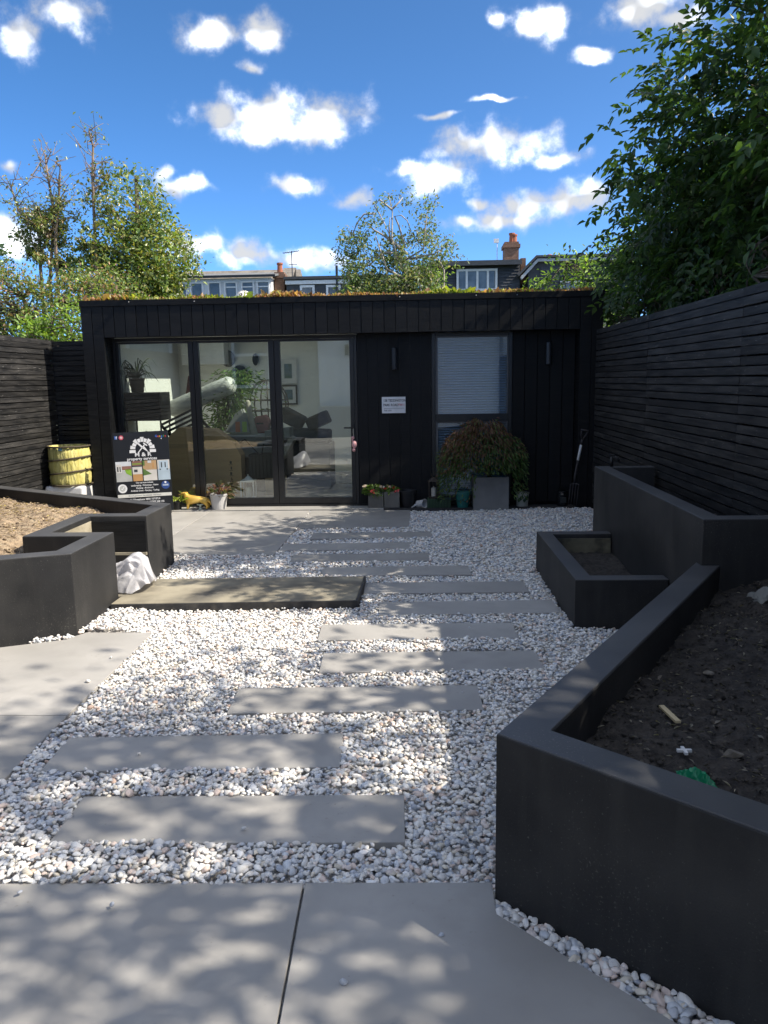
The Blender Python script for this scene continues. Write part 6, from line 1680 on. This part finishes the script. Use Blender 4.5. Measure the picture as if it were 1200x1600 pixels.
tree('bright_shrub', 'bright sunlit green shrub between the left fence and the garden room', (-4.75, 10.3, 0.0),
     [((-4.55, 10.4, 2.2), (0.55, 0.4, 0.45)), ((-4.9, 10.4, 2.0), (0.5, 0.4, 0.4))], 110, 26, 0.07, 0.065, LIME, 16, trunk_r=0.03, droop=0.2, zmin=0.9, limbs=8, trunks=3)
tree('dark_shrub', 'dark blue-green shrub at the left edge of the view', (-7.2, 12.5, 0.0),
     [((-7.0, 12.4, 3.1), (0.75, 0.6, 0.9)), ((-7.6, 12.6, 2.8), (0.9, 0.6, 1.0))], 150, 24, 0.09, 0.075, [(0.04, 0.075, 0.035), (0.06, 0.10, 0.045)], 17, trunk_r=0.05, zmin=0.9, limbs=10)

# twisted tree with arching bare branches in the middle
BR = [[(-0.2, 0.0), (-0.2, 2.2), (-0.2, 3.19), (-0.2, 3.72)], [(-0.18, 3.76), (-0.43, 3.99), (-0.6, 4.1), (-0.76, 4.18), (-0.87, 4.28)], [(-0.39, 3.8), (-0.45, 4.03), (-0.44, 4.53), (-0.51, 4.84)], [(-0.44, 4.53), (-0.67, 4.72), (-0.76, 4.63), (-0.6, 4.35), (-0.48, 4.06)], [(-0.73, 4.48), (-0.95, 4.47), (-1.09, 4.32), (-1.16, 4.14)], [(-0.21, 3.87), (-0.33, 4.28), (-0.4, 4.43), (-0.28, 4.45), (-0.17, 4.34), (-0.12, 4.19)], [(-0.2, 3.64), (-0.37, 3.78), (-0.57, 3.8), (-0.71, 3.73), (-0.87, 3.58), (-1.16, 3.51)], [(0.39, 3.67), (0.49, 3.48), (0.49, 3.17), (0.3, 2.5), (-0.15, 2.0)], [(-0.42, 4.55), (-0.32, 4.66), (-0.25, 4.76)], [(-0.18, 3.68), (0.12, 3.86), (0.16, 4.24), (0.2, 4.57)], [(-0.14, 3.68), (0.31, 3.76), (0.57, 3.91)], [(-0.49, 4.01), (-0.5, 4.25), (-0.48, 4.4)], [(-0.2, 3.4), (-0.4, 3.75), (-0.43, 4.0)], [(-0.2, 3.3), (-0.55, 3.5), (-0.75, 4.1)], [(-0.2, 3.2), (-0.45, 3.3), (-0.5, 2.6)], [(-0.2, 3.3), (-0.08, 3.5), (0.05, 3.2), (0.1, 2.8)], [(-0.2, 3.1), (-0.6, 3.3), (-1.0, 3.25)]]
BR = [(b, 0.075 if i == 0 else 0.030 if i in (1, 6, 12, 13, 14, 15) else 0.019) for i, b in enumerate(BR)]
LPT = [(-1.31, 4.1), (-1.19, 4.1), (-1.06, 3.96), (-0.9, 3.89), (-1.16, 3.72), (-1.3, 3.59), (-1.17, 3.42), (-0.87, 3.35), (-0.66, 3.96), (-0.45, 4.03), (-0.09, 4.09), (-0.17, 4.06), (0.18, 4.57), (0.14, 4.42), (0.12, 4.24), (0.16, 4.11), (0.33, 3.97), (0.57, 3.93), (0.59, 3.78), (0.43, 3.76), (0.22, 3.67), (0.25, 3.48), (0.12, 3.39), (-0.02, 3.64), (-0.37, 3.5), (-0.77, 3.24), (-0.97, 3.22), (-0.53, 3.69), (-0.73, 3.73), (-0.26, 4.75), (-0.87, 4.35), (0.14, 3.9), (-1.35, 3.82), (-0.99, 4.11), (-0.6, 4.53), (-0.33, 3.87), (-0.67, 3.5), (-0.18, 3.38), (-1.1, 3.2), (-1.25, 3.05), (0.3, 3.2), (-0.5, 3.2), (-1.0, 3.6)]
LPT += [(-0.42 + 0.92 * math.sqrt(q) * math.cos(a), 3.32 + 0.42 * math.sqrt(q) * math.sin(a)) for q, a in zip(_hr.random(42), _hr.uniform(0, 6.28, 42))]
clump_tree('twisted_tree', 'small tree with arching bare grey branches behind the middle of the roof', (-0.2, 15, 0), LPT, 15.0, 0.24, 42, 0.085, 0.058, [(0.09, 0.14, 0.06), (0.13, 0.18, 0.085), (0.16, 0.20, 0.105), (0.21, 0.19, 0.13)], 41, BR, BARKG, 0.08, zmin=1.0)
tree('leafy_shrub', 'light green shrub low behind the twisted tree', (0.05, 15.6, 0.0), [((0.15, 15.6, 3.2), (0.45, 0.4, 0.55)), ((-0.9, 15.7, 3.0), (0.6, 0.4, 0.45))], 90, 22, 0.09, 0.07, LIME, 18, trunk_r=0.03, zmin=1.0, limbs=6)
